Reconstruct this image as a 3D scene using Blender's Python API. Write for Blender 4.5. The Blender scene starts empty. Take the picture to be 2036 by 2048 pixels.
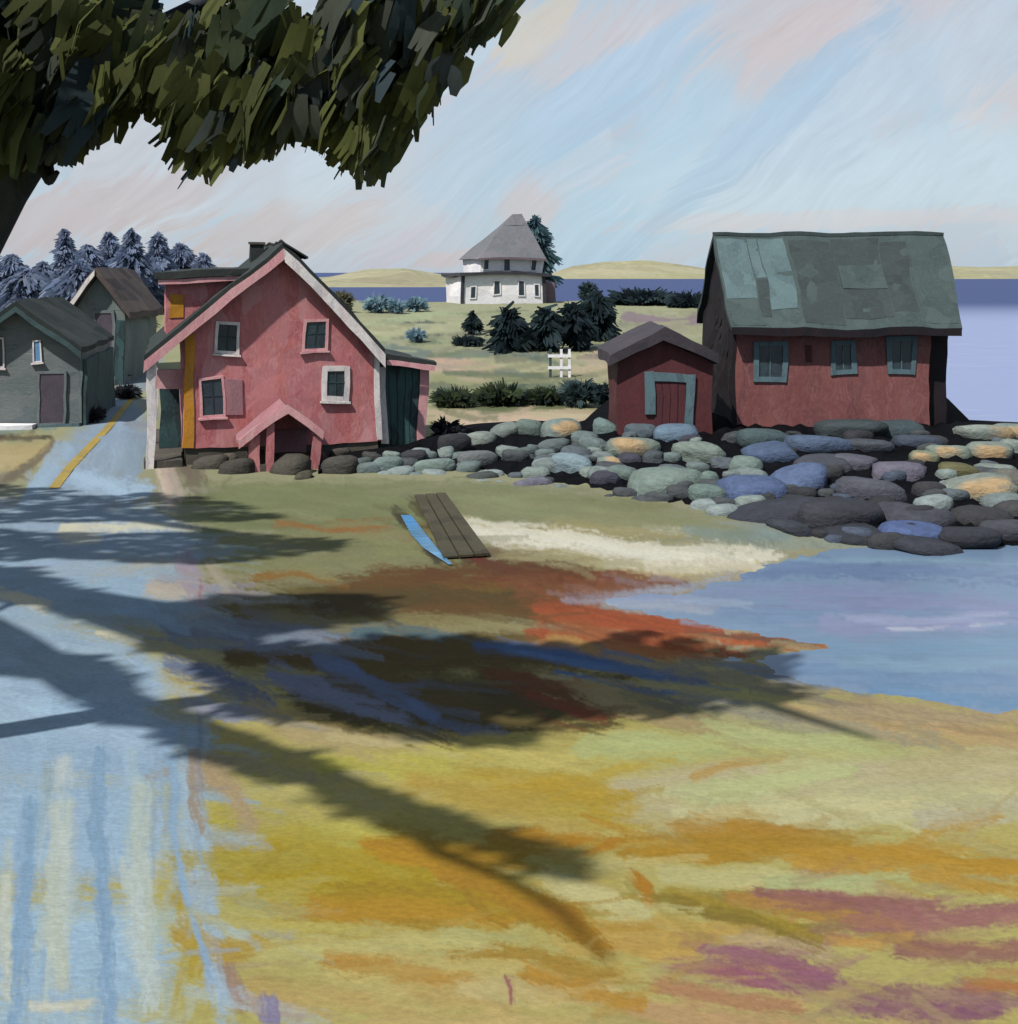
import bpy, bmesh, math, random
import numpy as np
from mathutils import Vector, Matrix, noise

random.seed(7)
rng = np.random.default_rng(11)
sc = bpy.context.scene
col = sc.collection

# ------------------------------------------------------------------ camera
F, CX, HY, H = 1100.0, 509.0, 272.0, 6.0          # focal (px), centre x, horizon row, eye height
cam_d = bpy.data.cameras.new('camera')
cam = bpy.data.objects.new('camera', cam_d); col.objects.link(cam)
cam.location = (0, 0, H); cam.rotation_euler = (math.radians(90), 0, 0)
cam_d.sensor_width = 36; cam_d.sensor_fit = 'AUTO'
cam_d.lens = 36 * F / 1024.0
cam_d.shift_y = -(512 - HY) / 1024.0
cam_d.clip_start = 0.1; cam_d.clip_end = 9000
sc.camera = cam

# ------------------------------------------------------------------ light
EL = math.radians(54)
SX, SY = 0.66, 0.751                              # horizontal travel of the sunlight
L = Vector((SX * math.cos(EL), SY * math.cos(EL), -math.sin(EL))).normalized()
sun_d = bpy.data.lights.new('sun', 'SUN'); sun_d.energy = 4.6; sun_d.angle = math.radians(1.0)
sun_d.color = (1.0, 0.94, 0.85)
sun = bpy.data.objects.new('sun', sun_d); col.objects.link(sun)
sun.rotation_euler = L.to_track_quat('-Z', 'Y').to_euler(); sun.location = (-20, -20, 40)
sc.view_settings.view_transform = 'Standard'; sc.view_settings.look = 'None'
sc.cycles.max_bounces = 4; sc.cycles.diffuse_bounces = 2; sc.cycles.glossy_bounces = 2; sc.cycles.transmission_bounces = 2
sc.cycles.caustics_reflective = False; sc.cycles.caustics_refractive = False
sc.view_settings.gamma = 1; sc.view_settings.exposure = 0.74; sc.view_settings.use_curve_mapping = False

def lin1(c):
    return c / 12.92 if c <= 0.04045 else ((c + 0.055) / 1.055) ** 2.4
def hexl(h, desat=0.0):
    h = h.lstrip('#'); c = [lin1(int(h[i:i + 2], 16) / 255.0) for i in (0, 2, 4)]
    g = .2126 * c[0] + .7152 * c[1] + .0722 * c[2]
    return tuple(x + (g - x) * desat for x in c)

class NT:
    """small helper round a node tree"""
    def __init__(s, nt): s.nt = nt; nt.nodes.clear()
    def n(s, t, **kw):
        o = s.nt.nodes.new(t)
        for k, v in kw.items():
            if k.startswith('i_'):
                key = k[2:]; key = int(key) if key.isdigit() else key
                o.inputs[key].default_value = v
            else: setattr(o, k, v)
        return o
    def l(s, a, b): s.nt.links.new(a, b)
    def math(s, op, a, b=None, clamp=False):
        m = s.n('ShaderNodeMath', operation=op, use_clamp=clamp)
        for i, v in enumerate((a, b)):
            if v is None: continue
            if hasattr(v, 'links'): s.l(v, m.inputs[i])
            else: m.inputs[i].default_value = v
        return m.outputs[0]
    def mix(s, f, a, b, mode='MIX'):
        m = s.n('ShaderNodeMix', data_type='RGBA', blend_type=mode)
        for i, v in ((0, f), (6, a), (7, b)):
            if hasattr(v, 'links'): s.l(v, m.inputs[i])
            elif i == 0: m.inputs[0].default_value = v
            else: m.inputs[i].default_value = (*v[:3], 1)
        return m.outputs[2]
    def ramp(s, f, cols, mode='LINEAR'):
        r = s.n('ShaderNodeValToRGB'); cr = r.color_ramp; cr.interpolation = mode
        while len(cr.elements) < len(cols): cr.elements.new(0.5)
        for i, c in enumerate(cols):
            p, c = c if isinstance(c[0], float) and not isinstance(c[1], float) else (i / max(1, len(cols) - 1), c)
            cr.elements[i].position = p; cr.elements[i].color = (*c[:3], 1)
        s.l(f, r.inputs[0]); return r.outputs[0]
    def maprange(s, v, a, b, c=0.0, d=1.0, smooth=True):
        m = s.n('ShaderNodeMapRange', interpolation_type='SMOOTHSTEP' if smooth else 'LINEAR')
        s.l(v, m.inputs[0])
        for i, x in enumerate((a, b, c, d)): m.inputs[i + 1].default_value = x
        return m.outputs[0]

world = bpy.data.worlds.new('World'); sc.world = world; world.use_nodes = True
def build_world():
    t = NT(world.node_tree)
    out = t.n('ShaderNodeOutputWorld'); bg = t.n('ShaderNodeBackground'); t.l(bg.outputs[0], out.inputs[0])
    sky = t.n('ShaderNodeTexSky', sky_type='NISHITA', sun_disc=False)
    sky.sun_elevation = EL; sky.sun_rotation = math.atan2(-SX, -SY); sky.air_density = 1.0; sky.dust_density = 1.5
    skyc = t.mix(1.0, sky.outputs[0], (0.13, 0.13, 0.13), 'MULTIPLY')
    tc = t.n('ShaderNodeTexCoord'); vec = tc.outputs['Generated']
    wn = t.n('ShaderNodeTexNoise', i_Scale=3.0, i_Detail=3.0); t.l(vec, wn.inputs['Vector'])
    def warped(k):
        s_ = t.n('ShaderNodeVectorMath', operation='SUBTRACT'); t.l(wn.outputs['Color'], s_.inputs[0]); s_.inputs[1].default_value = (.5, .5, .5)
        m_ = t.n('ShaderNodeVectorMath', operation='SCALE'); t.l(s_.outputs[0], m_.inputs[0]); m_.inputs[3].default_value = k
        a_ = t.n('ShaderNodeVectorMath', operation='ADD'); t.l(vec, a_.inputs[0]); t.l(m_.outputs[0], a_.inputs[1]); return a_.outputs[0]
    wv = warped(0.16)
    def rot(v, ang, scale):
        m = t.n('ShaderNodeMapping', vector_type='POINT'); m.inputs['Rotation'].default_value = (0, math.radians(ang), 0)
        t.l(v, m.inputs['Vector'])
        q = t.n('ShaderNodeMapping', vector_type='POINT'); q.inputs['Scale'].default_value = scale; t.l(m.outputs[0], q.inputs['Vector'])
        return q.outputs[0]
    c_blue, c_pale, c_grey, c_pink, c_cyan, c_lav = [hexl(h, .14) for h in ('#b4cbdf', '#c3d4e1', '#c6ced8', '#d3c7ca', '#abcadf', '#c3c7d2')]
    # broad strokes sweeping up to the right, then smaller ones across them
    v1 = t.n('ShaderNodeTexVoronoi', i_Scale=1.0, i_Randomness=1.0); t.l(rot(wv, 38, (2.2, 5, 8)), v1.inputs['Vector'])
    s1 = t.n('ShaderNodeSeparateColor'); t.l(v1.outputs['Color'], s1.inputs[0])
    c1 = t.ramp(s1.outputs[0], [c_blue, c_grey, c_pale, c_cyan, c_pale, c_lav])
    v2 = t.n('ShaderNodeTexVoronoi', i_Scale=1.0); t.l(rot(wv, 42, (5, 9, 26)), v2.inputs['Vector'])
    s2 = t.n('ShaderNodeSeparateColor'); t.l(v2.outputs['Color'], s2.inputs[0])
    c2 = t.ramp(s2.outputs[1], [c_pale, c_lav, c_blue, c_cyan, c_grey, c_pale])
    br = t.n('ShaderNodeTexNoise', i_Scale=1.0, i_Detail=4.0, i_Roughness=.65); t.l(rot(wv, 40, (6, 30, 110)), br.inputs['Vector'])
    f2 = t.maprange(br.outputs[0], .42, .60)
    c = t.mix(t.math('MULTIPLY', f2, .75), c1, c2)
    v3 = t.n('ShaderNodeTexVoronoi', i_Scale=1.0); t.l(rot(wv, 97, (3, 14, 22)), v3.inputs['Vector'])
    s3 = t.n('ShaderNodeSeparateColor'); t.l(v3.outputs['Color'], s3.inputs[0])
    f3 = t.math('MULTIPLY', t.maprange(s3.outputs[0], .62, .7), t.maprange(br.outputs[0], .35, .62))
    c = t.mix(t.math('MULTIPLY', f3, .7), c, t.ramp(s3.outputs[2], [c_pale, c_cyan, c_pale]))
    # pinkish cloud patches; more of them low down, as in haze
    pn = t.n('ShaderNodeTexNoise', i_Scale=1.0, i_Detail=4.0, i_Roughness=.6); t.l(rot(wv, 30, (4, 6, 9)), pn.inputs['Vector'])
    sep = t.n('ShaderNodeSeparateXYZ'); t.l(vec, sep.inputs[0])
    el = sep.outputs[2]; az = t.math('ARCTAN2', sep.outputs[0], sep.outputs[1])
    def cloud(a0, e0, ra, re, ang, colr, k):
        da = t.math('SUBTRACT', az, a0); de = t.math('SUBTRACT', el, e0)
        ca, sa = math.cos(ang), math.sin(ang)
        p = t.math('ADD', t.math('MULTIPLY', da, ca), t.math('MULTIPLY', de, sa))
        q = t.math('SUBTRACT', t.math('MULTIPLY', de, ca), t.math('MULTIPLY', da, sa))
        r = t.math('SQRT', t.math('ADD', t.math('POWER', t.math('DIVIDE', p, ra), 2.0), t.math('POWER', t.math('DIVIDE', q, re), 2.0)))
        r = t.math('ADD', r, t.math('MULTIPLY', t.math('SUBTRACT', pn.outputs[0], .5), 2.4))
        r = t.math('ADD', r, t.math('MULTIPLY', t.math('SUBTRACT', br.outputs[0], .5), 1.6))
        nonlocal c
        c = t.mix(t.math('MULTIPLY', t.maprange(r, .7, 1.15, 1.0, 0.0), k), c, colr)
    def dpx(x, y):   # direction of a point of the picture (1921-wide copy)
        u = (x * .53 - CX) / F; v = (HY - y * .53) / F
        n = math.sqrt(1 + u * u + v * v); return math.atan2(u, 1), v / n
    f_ = t.maprange(pn.outputs[0], .53, .64)
    c = t.mix(t.math('MULTIPLY', f_, .22), c, c_pink)
    for (x, y, rx, ry, an, hx, k) in (
        (1290, 60, .20, .045, .12, '#d8cccb', .8), (1490, 105, .07, .03, .6, '#dcc3bd', .9), (1000, 55, .05, .022, .5, '#e3d3ae', .9),
        (1850, 150, .035, .06, .1, '#dfcdc6', .9), (1700, 40, .07, .03, .2, '#d9c7c9', .8), (1120, 190, .12, .03, .65, '#a9cde8', .8),
        (1270, 330, .10, .05, .9, '#b3d5ea', .9), (1600, 330, .20, .05, .05, '#c4dcea', .9), (1620, 190, .16, .05, .4, '#bfd3e4', .8),
        (900, 300, .08, .05, .7, '#b4cfe3', .8), (450, 330, .17, .035, .1, '#c6cfda', .8), (130, 400, .12, .03, .3, '#cabec1', .8),
        (560, 430, .11, .026, .25, '#d2bdb9', .9), (760, 470, .06, .02, .5, '#c9c6d2', .8), (840, 490, .05, .012, .1, '#dcc2bb', .8),
        (1000, 390, .035, .03, .8, '#dcc0b8', .7), (1120, 440, .05, .04, 1.2, '#b2d4ea', .9), (1560, 415, .18, .010, .02, '#d9cfd0', .8),
        (640, 300, .06, .03, .9, '#c9dbe8', .8), (1450, 230, .14, .02, .7, '#a8c9e4', .7), (1180, 120, .10, .018, .55, '#b7d2ea', .8)):
        a0, e0 = dpx(x, y); cloud(a0, e0, rx, ry, an, hexl(hx, .30 if hx[1] > 'c' else .16), k * (.62 if hx[1] > 'c' else .9))
    val = t.maprange(br.outputs[0], .3, .7, .93, 1.06, False)
    vm = t.n('ShaderNodeVectorMath', operation='SCALE'); t.l(c, vm.inputs[0]); t.l(val, vm.inputs[3])
    fin = t.mix(0.88, skyc, vm.outputs[0])
    t.l(fin, bg.inputs[0]); bg.inputs[1].default_value = 0.6
build_world(); world.cycles.sampling_method = 'NONE'

# ------------------------------------------------------------------ projection helpers (photo -> place)
K = 0.53                                            # 1921-wide notes -> 1018-wide picture
def ray(x, y):
    return Vector(((x * K - CX) / F, 1.0, (HY - y * K) / F))
def at(x, y, d):
    r = ray(x, y); return Vector((r.x * d, d, H + r.z * d))
def gnd(x, y, z=0.0):
    r = ray(x, y); d = (z - H) / r.z; return Vector((r.x * d, d, z))
class Plane:
    """vertical plane through o along unit e; r points into the building"""
    def __init__(s, o, ang):
        s.o = Vector(o); s.e = Vector((math.cos(ang), math.sin(ang), 0)); s.r = Vector((-math.sin(ang), math.cos(ang), 0))
    def tz(s, x, y, off=0.0):
        q = ray(x, y); c = Vector((0, 0, H)); o = s.o + s.r * off
        d = (o - c).dot(s.r) / q.dot(s.r); p = c + q * d
        return (p - o).dot(s.e), p.z
    def p(s, t, dep, z): v = s.o + s.e * t + s.r * dep; return Vector((v.x, v.y, z))

# ------------------------------------------------------------------ objects
def tag(o, label=None, cat=None, group=None, kind=None):
    if label: o['label'] = label
    if cat: o['category'] = cat
    if group: o['group'] = group
    if kind: o['kind'] = kind
    return o
def thing(name, loc, label, cat, group=None):
    o = bpy.data.objects.new(name, None); o.empty_display_size = .3; col.objects.link(o); o.location = loc
    return tag(o, label, cat, group)
def wpos(o):
    p = Vector(o.location)
    while o.parent: o = o.parent; p = p + Vector(o.location)
    return p
def handmade(mb, d):
    """old timber: nothing quite straight. Same bend for every part of a building, so joints stay closed"""
    bm = bmesh.new(); vs = [bm.verts.new(v) for v in mb.v]
    for f in mb.f:
        try: bm.faces.new([vs[i] for i in f])
        except ValueError: pass
    bmesh.ops.remove_doubles(bm, verts=bm.verts, dist=1e-5)
    bmesh.ops.triangulate(bm, faces=[f for f in bm.faces if len(f.verts) > 4])
    lim = d * .022
    for _ in range(4):
        es = [e for e in bm.edges if e.calc_length() > lim]
        if not es: break
        bmesh.ops.subdivide_edges(bm, edges=es, cuts=1, use_grid_fill=True)
    bmesh.ops.triangulate(bm, faces=[f for f in bm.faces if len(f.verts) > 4])
    k = 20.0 / d; a = d * .0036
    for v in bm.verts:
        p = v.co; q = noise.noise_vector(p * k) + noise.noise_vector(p * k * 3.1) * .4
        v.co = p + Vector((q.x * a, q.y * a * .25, q.z * a * .8))
    bm.verts.index_update(); mb.v = [tuple(v.co) for v in bm.verts]; mb.f = [tuple(v.index for v in f.verts) for f in bm.faces]; bm.free()
class MB:
    def __init__(s): s.v = []; s.f = []; s.c = None
    def face(s, *pts):
        i = len(s.v); s.v += [tuple(p) for p in pts]; s.f.append(tuple(range(i, i + len(pts)))); return s
    def hexa(s, b, tp):
        """two quads (bottom, top), same winding seen from the top: counter-clockwise"""
        i = len(s.v); s.v += [tuple(p) for p in b] + [tuple(p) for p in tp]
        s.f += [(i + 3, i + 2, i + 1, i), (i + 4, i + 5, i + 6, i + 7)]
        for k in range(4): s.f.append((i + k, i + (k + 1) % 4, i + 4 + (k + 1) % 4, i + 4 + k))
        return s
    def slab(s, pl, t0, t1, d0, d1, z0, z1):
        return s.hexa([pl.p(t0, d0, z0), pl.p(t1, d0, z0), pl.p(t1, d1, z0), pl.p(t0, d1, z0)],
                      [pl.p(t0, d0, z1), pl.p(t1, d0, z1), pl.p(t1, d1, z1), pl.p(t0, d1, z1)])
    def prism(s, front, vec):
        n = len(front); i = len(s.v); vec = Vector(vec)
        s.v += [tuple(p) for p in front] + [tuple(Vector(p) + vec) for p in front]
        s.f += [tuple(range(i, i + n)), tuple(range(i + 2 * n - 1, i + n - 1, -1))]
        for k in range(n): s.f.append((i + (k + 1) % n, i + k, i + n + k, i + n + (k + 1) % n))
        return s
    def tube(s, pts, rad, seg=8, wob=0.0):
        pts = [Vector(p) for p in pts]; base = len(s.v)
        for k, p in enumerate(pts):
            d = (pts[min(k + 1, len(pts) - 1)] - pts[max(k - 1, 0)]).normalized()
            a = d.cross(Vector((0, 0, 1)));
            if a.length < .05: a = d.cross(Vector((1, 0, 0)))
            a.normalize(); b = d.cross(a)
            for j in range(seg):
                an = 2 * math.pi * j / seg; rr = rad[k] * (1 + wob * random.uniform(-1, 1))
                s.v.append(tuple(p + (a * math.cos(an) + b * math.sin(an)) * rr))
        for k in range(len(pts) - 1):
            for j in range(seg):
                q = base + k * seg; s.f.append((q + j, q + (j + 1) % seg, q + seg + (j + 1) % seg, q + seg + j))
        s.f.append(tuple(base + j for j in range(seg - 1, -1, -1))); q = base + (len(pts) - 1) * seg
        s.f.append(tuple(q + j for j in range(seg))); return s
    def build(s, name, mat, parent=None, smooth=False, cols=None, bevel=0.0):
        base = wpos(parent) if parent else Vector((0, 0, 0))
        root = parent
        while root is not None and root.parent: root = root.parent
        if root is not None and root.get('category') in ('house', 'barn', 'shed'):
            handmade(s, root.location.y); bevel = 0
        me = bpy.data.meshes.new(name)
        me.from_pydata([(x - base.x, y - base.y, z - base.z) for x, y, z in s.v], [], s.f); me.update()
        if cols is not None:
            ca = me.color_attributes.new('Col', 'FLOAT_COLOR', 'POINT')
            a = np.ones((len(s.v), 4), np.float32); a[:, :3] = cols; ca.data.foreach_set('color', a.ravel())
        me.materials.append(mat)
        if smooth: me.polygons.foreach_set('use_smooth', [True] * len(me.polygons))
        o = bpy.data.objects.new(name, me); col.objects.link(o); o.parent = parent
        if bevel:
            m = o.modifiers.new('bevel', 'BEVEL'); m.width = bevel; m.segments = 2; m.limit_method = 'ANGLE'
        return o

# ------------------------------------------------------------------ materials
DK = 0.66                                           # pigments sit this far below the picture's exposed values
def paint(name, cols, scale=1.0, stretch=(1, 1, 1), rot=(0, 0, 0), rough=.7, warp=.5, bump=.35, spec=.25, second=None, k2=.45, hard=False):
    """broken brushed colour: stretched cells of a few pigments with bristle streaks"""
    m = bpy.data.materials.new(name); m.use_nodes = True; t = NT(m.node_tree)
    out = t.n('ShaderNodeOutputMaterial'); b = t.n('ShaderNodeBsdfPrincipled', i_Roughness=rough)
    b.inputs['Specular IOR Level'].default_value = spec; t.l(b.outputs[0], out.inputs[0])
    tc = t.n('ShaderNodeTexCoord'); vec = tc.outputs['Object']
    nz = t.n('ShaderNodeTexNoise', i_Scale=1.6 * scale, i_Detail=3.0); t.l(vec, nz.inputs['Vector'])
    s_ = t.n('ShaderNodeVectorMath', operation='SUBTRACT'); t.l(nz.outputs['Color'], s_.inputs[0]); s_.inputs[1].default_value = (.5, .5, .5)
    m_ = t.n('ShaderNodeVectorMath', operation='SCALE'); t.l(s_.outputs[0], m_.inputs[0]); m_.inputs[3].default_value = warp / scale
    a_ = t.n('ShaderNodeVectorMath', operation='ADD'); t.l(vec, a_.inputs[0]); t.l(m_.outputs[0], a_.inputs[1])
    def mp(k):
        q = t.n('ShaderNodeMapping', vector_type='POINT'); q.inputs['Rotation'].default_value = rot; t.l(a_.outputs[0], q.inputs['Vector'])
        w = t.n('ShaderNodeMapping', vector_type='POINT'); w.inputs['Scale'].default_value = [scale * k * x for x in stretch]
        t.l(q.outputs[0], w.inputs['Vector']); return w.outputs[0]
    v1 = t.n('ShaderNodeTexVoronoi', i_Scale=1.0); t.l(mp(1.0), v1.inputs['Vector'])
    s1 = t.n('ShaderNodeSeparateColor'); t.l(v1.outputs['Color'], s1.inputs[0])
    c1 = t.ramp(s1.outputs[0], [hexl(c) for c in cols])
    v2 = t.n('ShaderNodeTexVoronoi', i_Scale=1.0); t.l(mp(2.7), v2.inputs['Vector'])
    s2 = t.n('ShaderNodeSeparateColor'); t.l(v2.outputs['Color'], s2.inputs[0])
    c2 = t.ramp(s2.outputs[1], [hexl(c) for c in (second or cols[::-1])])
    br = t.n('ShaderNodeTexNoise', i_Scale=1.0, i_Detail=3.0, i_Roughness=.7); t.l(mp(7.0), br.inputs['Vector'])
    f = t.math('MULTIPLY', t.maprange(br.outputs[0], .40, .60), k2)
    c = t.mix(f, c1, c2)
    val = t.maprange(br.outputs[0], .25, .75, .80 * DK, 1.18 * DK, False)
    vm = t.n('ShaderNodeVectorMath', operation='SCALE'); t.l(c, vm.inputs[0]); t.l(val, vm.inputs[3])
    t.l(vm.outputs[0], b.inputs['Base Color'])
    bp = t.n('ShaderNodeBump', i_Strength=bump, i_Distance=.03); t.l(br.outputs[0], bp.inputs['Height']); t.l(bp.outputs[0], b.inputs['Normal'])
    return m
def attr_mat(name, rough=.75, spec=.2, bump=.3, dist=.02, bscale=(18, 60, 40), vary=(.86, 1.12), trans=0.0):
    m = bpy.data.materials.new(name); m.use_nodes = True; t = NT(m.node_tree)
    out = t.n('ShaderNodeOutputMaterial'); b = t.n('ShaderNodeBsdfPrincipled', i_Roughness=rough); t.l(b.outputs[0], out.inputs[0])
    b.inputs['Specular IOR Level'].default_value = spec
    at_ = t.n('ShaderNodeAttribute', attribute_name='Col')
    tc = t.n('ShaderNodeTexCoord'); q = t.n('ShaderNodeMapping', vector_type='POINT'); q.inputs['Scale'].default_value = bscale
    t.l(tc.outputs['Object'], q.inputs['Vector'])
    br = t.n('ShaderNodeTexNoise', i_Scale=1.0, i_Detail=5.0, i_Roughness=.65); t.l(q.outputs[0], br.inputs['Vector'])
    val = t.maprange(br.outputs[0], .25, .75, vary[0], vary[1], False)
    vm = t.n('ShaderNodeVectorMath', operation='SCALE'); t.l(at_.outputs['Color'], vm.inputs[0]); t.l(val, vm.inputs[3])
    t.l(vm.outputs[0], b.inputs['Base Color'])
    bp = t.n('ShaderNodeBump', i_Strength=bump, i_Distance=dist); t.l(br.outputs[0], bp.inputs['Height']); t.l(bp.outputs[0], b.inputs['Normal'])
    if trans:
        tr = t.n('ShaderNodeBsdfTranslucent'); t.l(vm.outputs[0], tr.inputs[0]); mx = t.n('ShaderNodeMixShader'); mx.inputs[0].default_value = trans
        t.l(b.outputs[0], mx.inputs[1]); t.l(tr.outputs[0], mx.inputs[2]); t.l(mx.outputs[0], out.inputs[0])
    return m
VERT = (2.2, 2.2, .7); HORZ = (.6, .6, 2.6)
M = {}
M['pink'] = paint('pink_wall_paint', ['#b06a70', '#b97b80', '#b66c6a', '#a9626a', '#bf8c90', '#b57076'], .9, VERT, k2=.5)
M['pink_pale'] = paint('pale_pink_trim', ['#c9929a', '#d2a4a8', '#c58a94'], 2, VERT)
M['trim'] = paint('weathered_white_trim', ['#d6d5d8', '#e4dfde', '#bdbac0', '#dccccd'], 2.2, VERT)
M['yellow'] = paint('ochre_corner_paint', ['#c08a2c', '#b67d26', '#a8813c'], 1.6, VERT)
M['roof_black'] = paint('black_green_roofing', ['#2c3234', '#343a3b', '#27302f', '#3c3f40'], 1.2, (1, 1, 1), rough=.85, spec=.15)
M['glass'] = paint('dark_window_glass', ['#2b3a40', '#34464c', '#262f3a', '#3a3f4e'], 2.5, VERT, rough=.35, spec=.4)
M['shutter'] = paint('grey_mauve_shutter', ['#93646c', '#8a6a72', '#a0707a'], 2, VERT)
M['teal_dark'] = paint('dark_teal_shade', ['#2d474c', '#38585c', '#26383e', '#223036'], 1.4, VERT)
M['rubble'] = paint('dark_rubble_stone', ['#4c4a46', '#3e3c3a', '#56534a', '#45403e'], 1.5, (1, 1, 1.5))
M['grey_wall'] = paint('grey_blue_boards', ['#666f75', '#6d7476', '#5c686d', '#757a7d'], .9, HORZ)
M['grey_wall2'] = paint('grey_green_boards', ['#67757a', '#717d7c', '#5e6a70', '#6f7074'], 1.0, VERT)
M['grey_roof'] = paint('slate_teal_roofing', ['#36484c', '#3f565a', '#2a363b'], 1.2, rough=.85)
M['brown_roof'] = paint('brown_grey_roofing', ['#584b4a', '#4c4446', '#63574f'], 1.4, rough=.85)
M['mauve_door'] = paint('mauve_door_paint', ['#4c4654', '#564c5a', '#423f4c'], 1.6, VERT)
M['blue_glass'] = paint('sky_blue_window', ['#6f9fc8', '#5c88b4'], 2.5, VERT, rough=.3)
M['barn_red'] = paint('barn_red_boards', ['#734446', '#7b4d4c', '#683f43', '#825658'], .9, VERT, second=['#7d5558', '#744846', '#8a6466'])
M['barn_dark'] = paint('near_black_boards', ['#1f1c22', '#261d22', '#1b1b22', '#221b20'], 1.1, VERT, spec=.15)  # near-black; on the barn gable it paints shade
M['shed_red'] = paint('dark_red_boards', ['#54292e', '#4c252a', '#5c2f32'], 1.0, VERT)
M['shed_door'] = paint('oxblood_door', ['#47232a', '#4f272c', '#3f2028'], 1.3, VERT)
M['shed_roof'] = paint('plum_grey_roofing', ['#37343d', '#3f3a42', '#302d36'], 1.2, rough=.85)
M['teal_frame'] = paint('blue_grey_frame_paint', ['#4c626c', '#56707a', '#455862'], 1.5, VERT)
M['barn_roof'] = paint('slate_green_roofing', ['#364446', '#3c4a4c', '#323f41', '#414f51'], .8, (2, 2, .7), rough=.8)
M['barn_panel_light'] = paint('verdigris_roof_sheet', ['#4a5f64', '#52686d', '#43575b', '#4d636a'], 1.0, (2, 2, .6), rough=.6)
M['barn_panel_dark'] = paint('dark_roof_sheet', ['#2f393c', '#354042', '#2b3437'], 1.0, (1, 1, 2), rough=.8)
M['white_wall'] = paint('whitewashed_boards', ['#e8e8ee', '#dedfe8', '#f2f0f2'], .5, HORZ)
M['white_roof'] = paint('grey_slate_pyramid', ['#66686f', '#5f646a', '#706d76'], .5, rough=.85)
M['mauve_roof'] = paint('mauve_slate', ['#74656e', '#6a5e68'], .5, rough=.85)
M['dark_line'] = paint('dark_cornice', ['#33343c', '#40404a'], 1.0)
M['bark'] = paint('dark_bark', ['#2a3238', '#333a42', '#242a2e', '#3a3d42'], 1.2, (3, 3, .7), spec=.1)
M['foliage'] = attr_mat('broad_foliage', bump=.3, bscale=(14, 14, 5), spec=.06, trans=.5)
M['rock'] = attr_mat('boulder_stone', bump=.9, dist=.08, bscale=(5, 5, 9), vary=(.72, 1.25), rough=.8)
M['ground'] = attr_mat('ground_cover', rough=.85, spec=.10, bump=.45, bscale=(11, 19, 20), vary=(.84, 1.14))
M['ramp'] = paint('dark_olive_planks', ['#3a3728', '#443f2f', '#302d22', '#4c4636'], 1.5, (1, 1, 1))
M['core'] = paint('gap_shade_black', ['#0a0b10', '#0d0e13', '#111217', '#08090c'], 1.2, (1, 1, 2), rough=.95, spec=.03)  # near-black colour holds the shade of the gaps between boulders
M['hill'] = paint('olive_far_hill', ['#8d8b68', '#98967a', '#847f66', '#a09a80'], .02, (1, 1, 3))
M['yellow_line'] = paint('worn_road_paint', ['#8f7c38', '#9a863e', '#857644'], 1.4)

def water_mat(name, near, far, d0, d1, rough=.22, spec=.35):
    m = bpy.data.materials.new(name); m.use_nodes = True; t = NT(m.node_tree)
    out = t.n('ShaderNodeOutputMaterial'); b = t.n('ShaderNodeBsdfPrincipled', i_Roughness=rough); t.l(b.outputs[0], out.inputs[0])
    b.inputs['Specular IOR Level'].default_value = spec
    tc = t.n('ShaderNodeTexCoord'); sp = t.n('ShaderNodeSeparateXYZ'); t.l(tc.outputs['Object'], sp.inputs[0])
    def mpn(s, d=3.0):
        q = t.n('ShaderNodeMapping', vector_type='POINT'); q.inputs['Scale'].default_value = s; t.l(tc.outputs['Object'], q.inputs['Vector'])
        n = t.n('ShaderNodeTexNoise', i_Scale=1.0, i_Detail=d, i_Roughness=.6); t.l(q.outputs[0], n.inputs['Vector']); return n
    n1 = mpn((.22, .9, 1)); n2 = mpn((.9, 6, 1), 5.0)
    cn = t.ramp(t.math('ADD', t.math('MULTIPLY', n1.outputs[0], .8), t.math('MULTIPLY', n2.outputs[0], .25)),
                [(.30, hexl(near[0])), (.47, hexl(near[1])), (.58, hexl(near[2])), (.72, hexl(near[3]))])
    k = t.maprange(sp.outputs[1], d0, d1)
    t.l(t.mix(1.0, t.mix(k, cn, hexl(far)), (DK, DK, DK), 'MULTIPLY'), b.inputs['Base Color'])
    bp = t.n('ShaderNodeBump', i_Strength=.25, i_Distance=.05); t.l(n2.outputs[0], bp.inputs['Height']); t.l(bp.outputs[0], b.inputs['Normal'])
    return m
M['cove'] = attr_mat('shallow_cove_water', rough=.3, spec=.3, bump=.12, bscale=(1.2, 9, 1), vary=(.93, 1.07))
M['sea'] = water_mat('open_sea_water', ['#7c8ab2', '#8592b6', '#8490b2', '#939fc0'], '#3d4b74', 130, 230, rough=.6, spec=.05)
M['ditch'] = water_mat('ditch_water', ['#3f7cb4', '#4a86b8', '#3f6f90', '#5a94c0'], '#3f7cb4', 100, 200)

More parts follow.
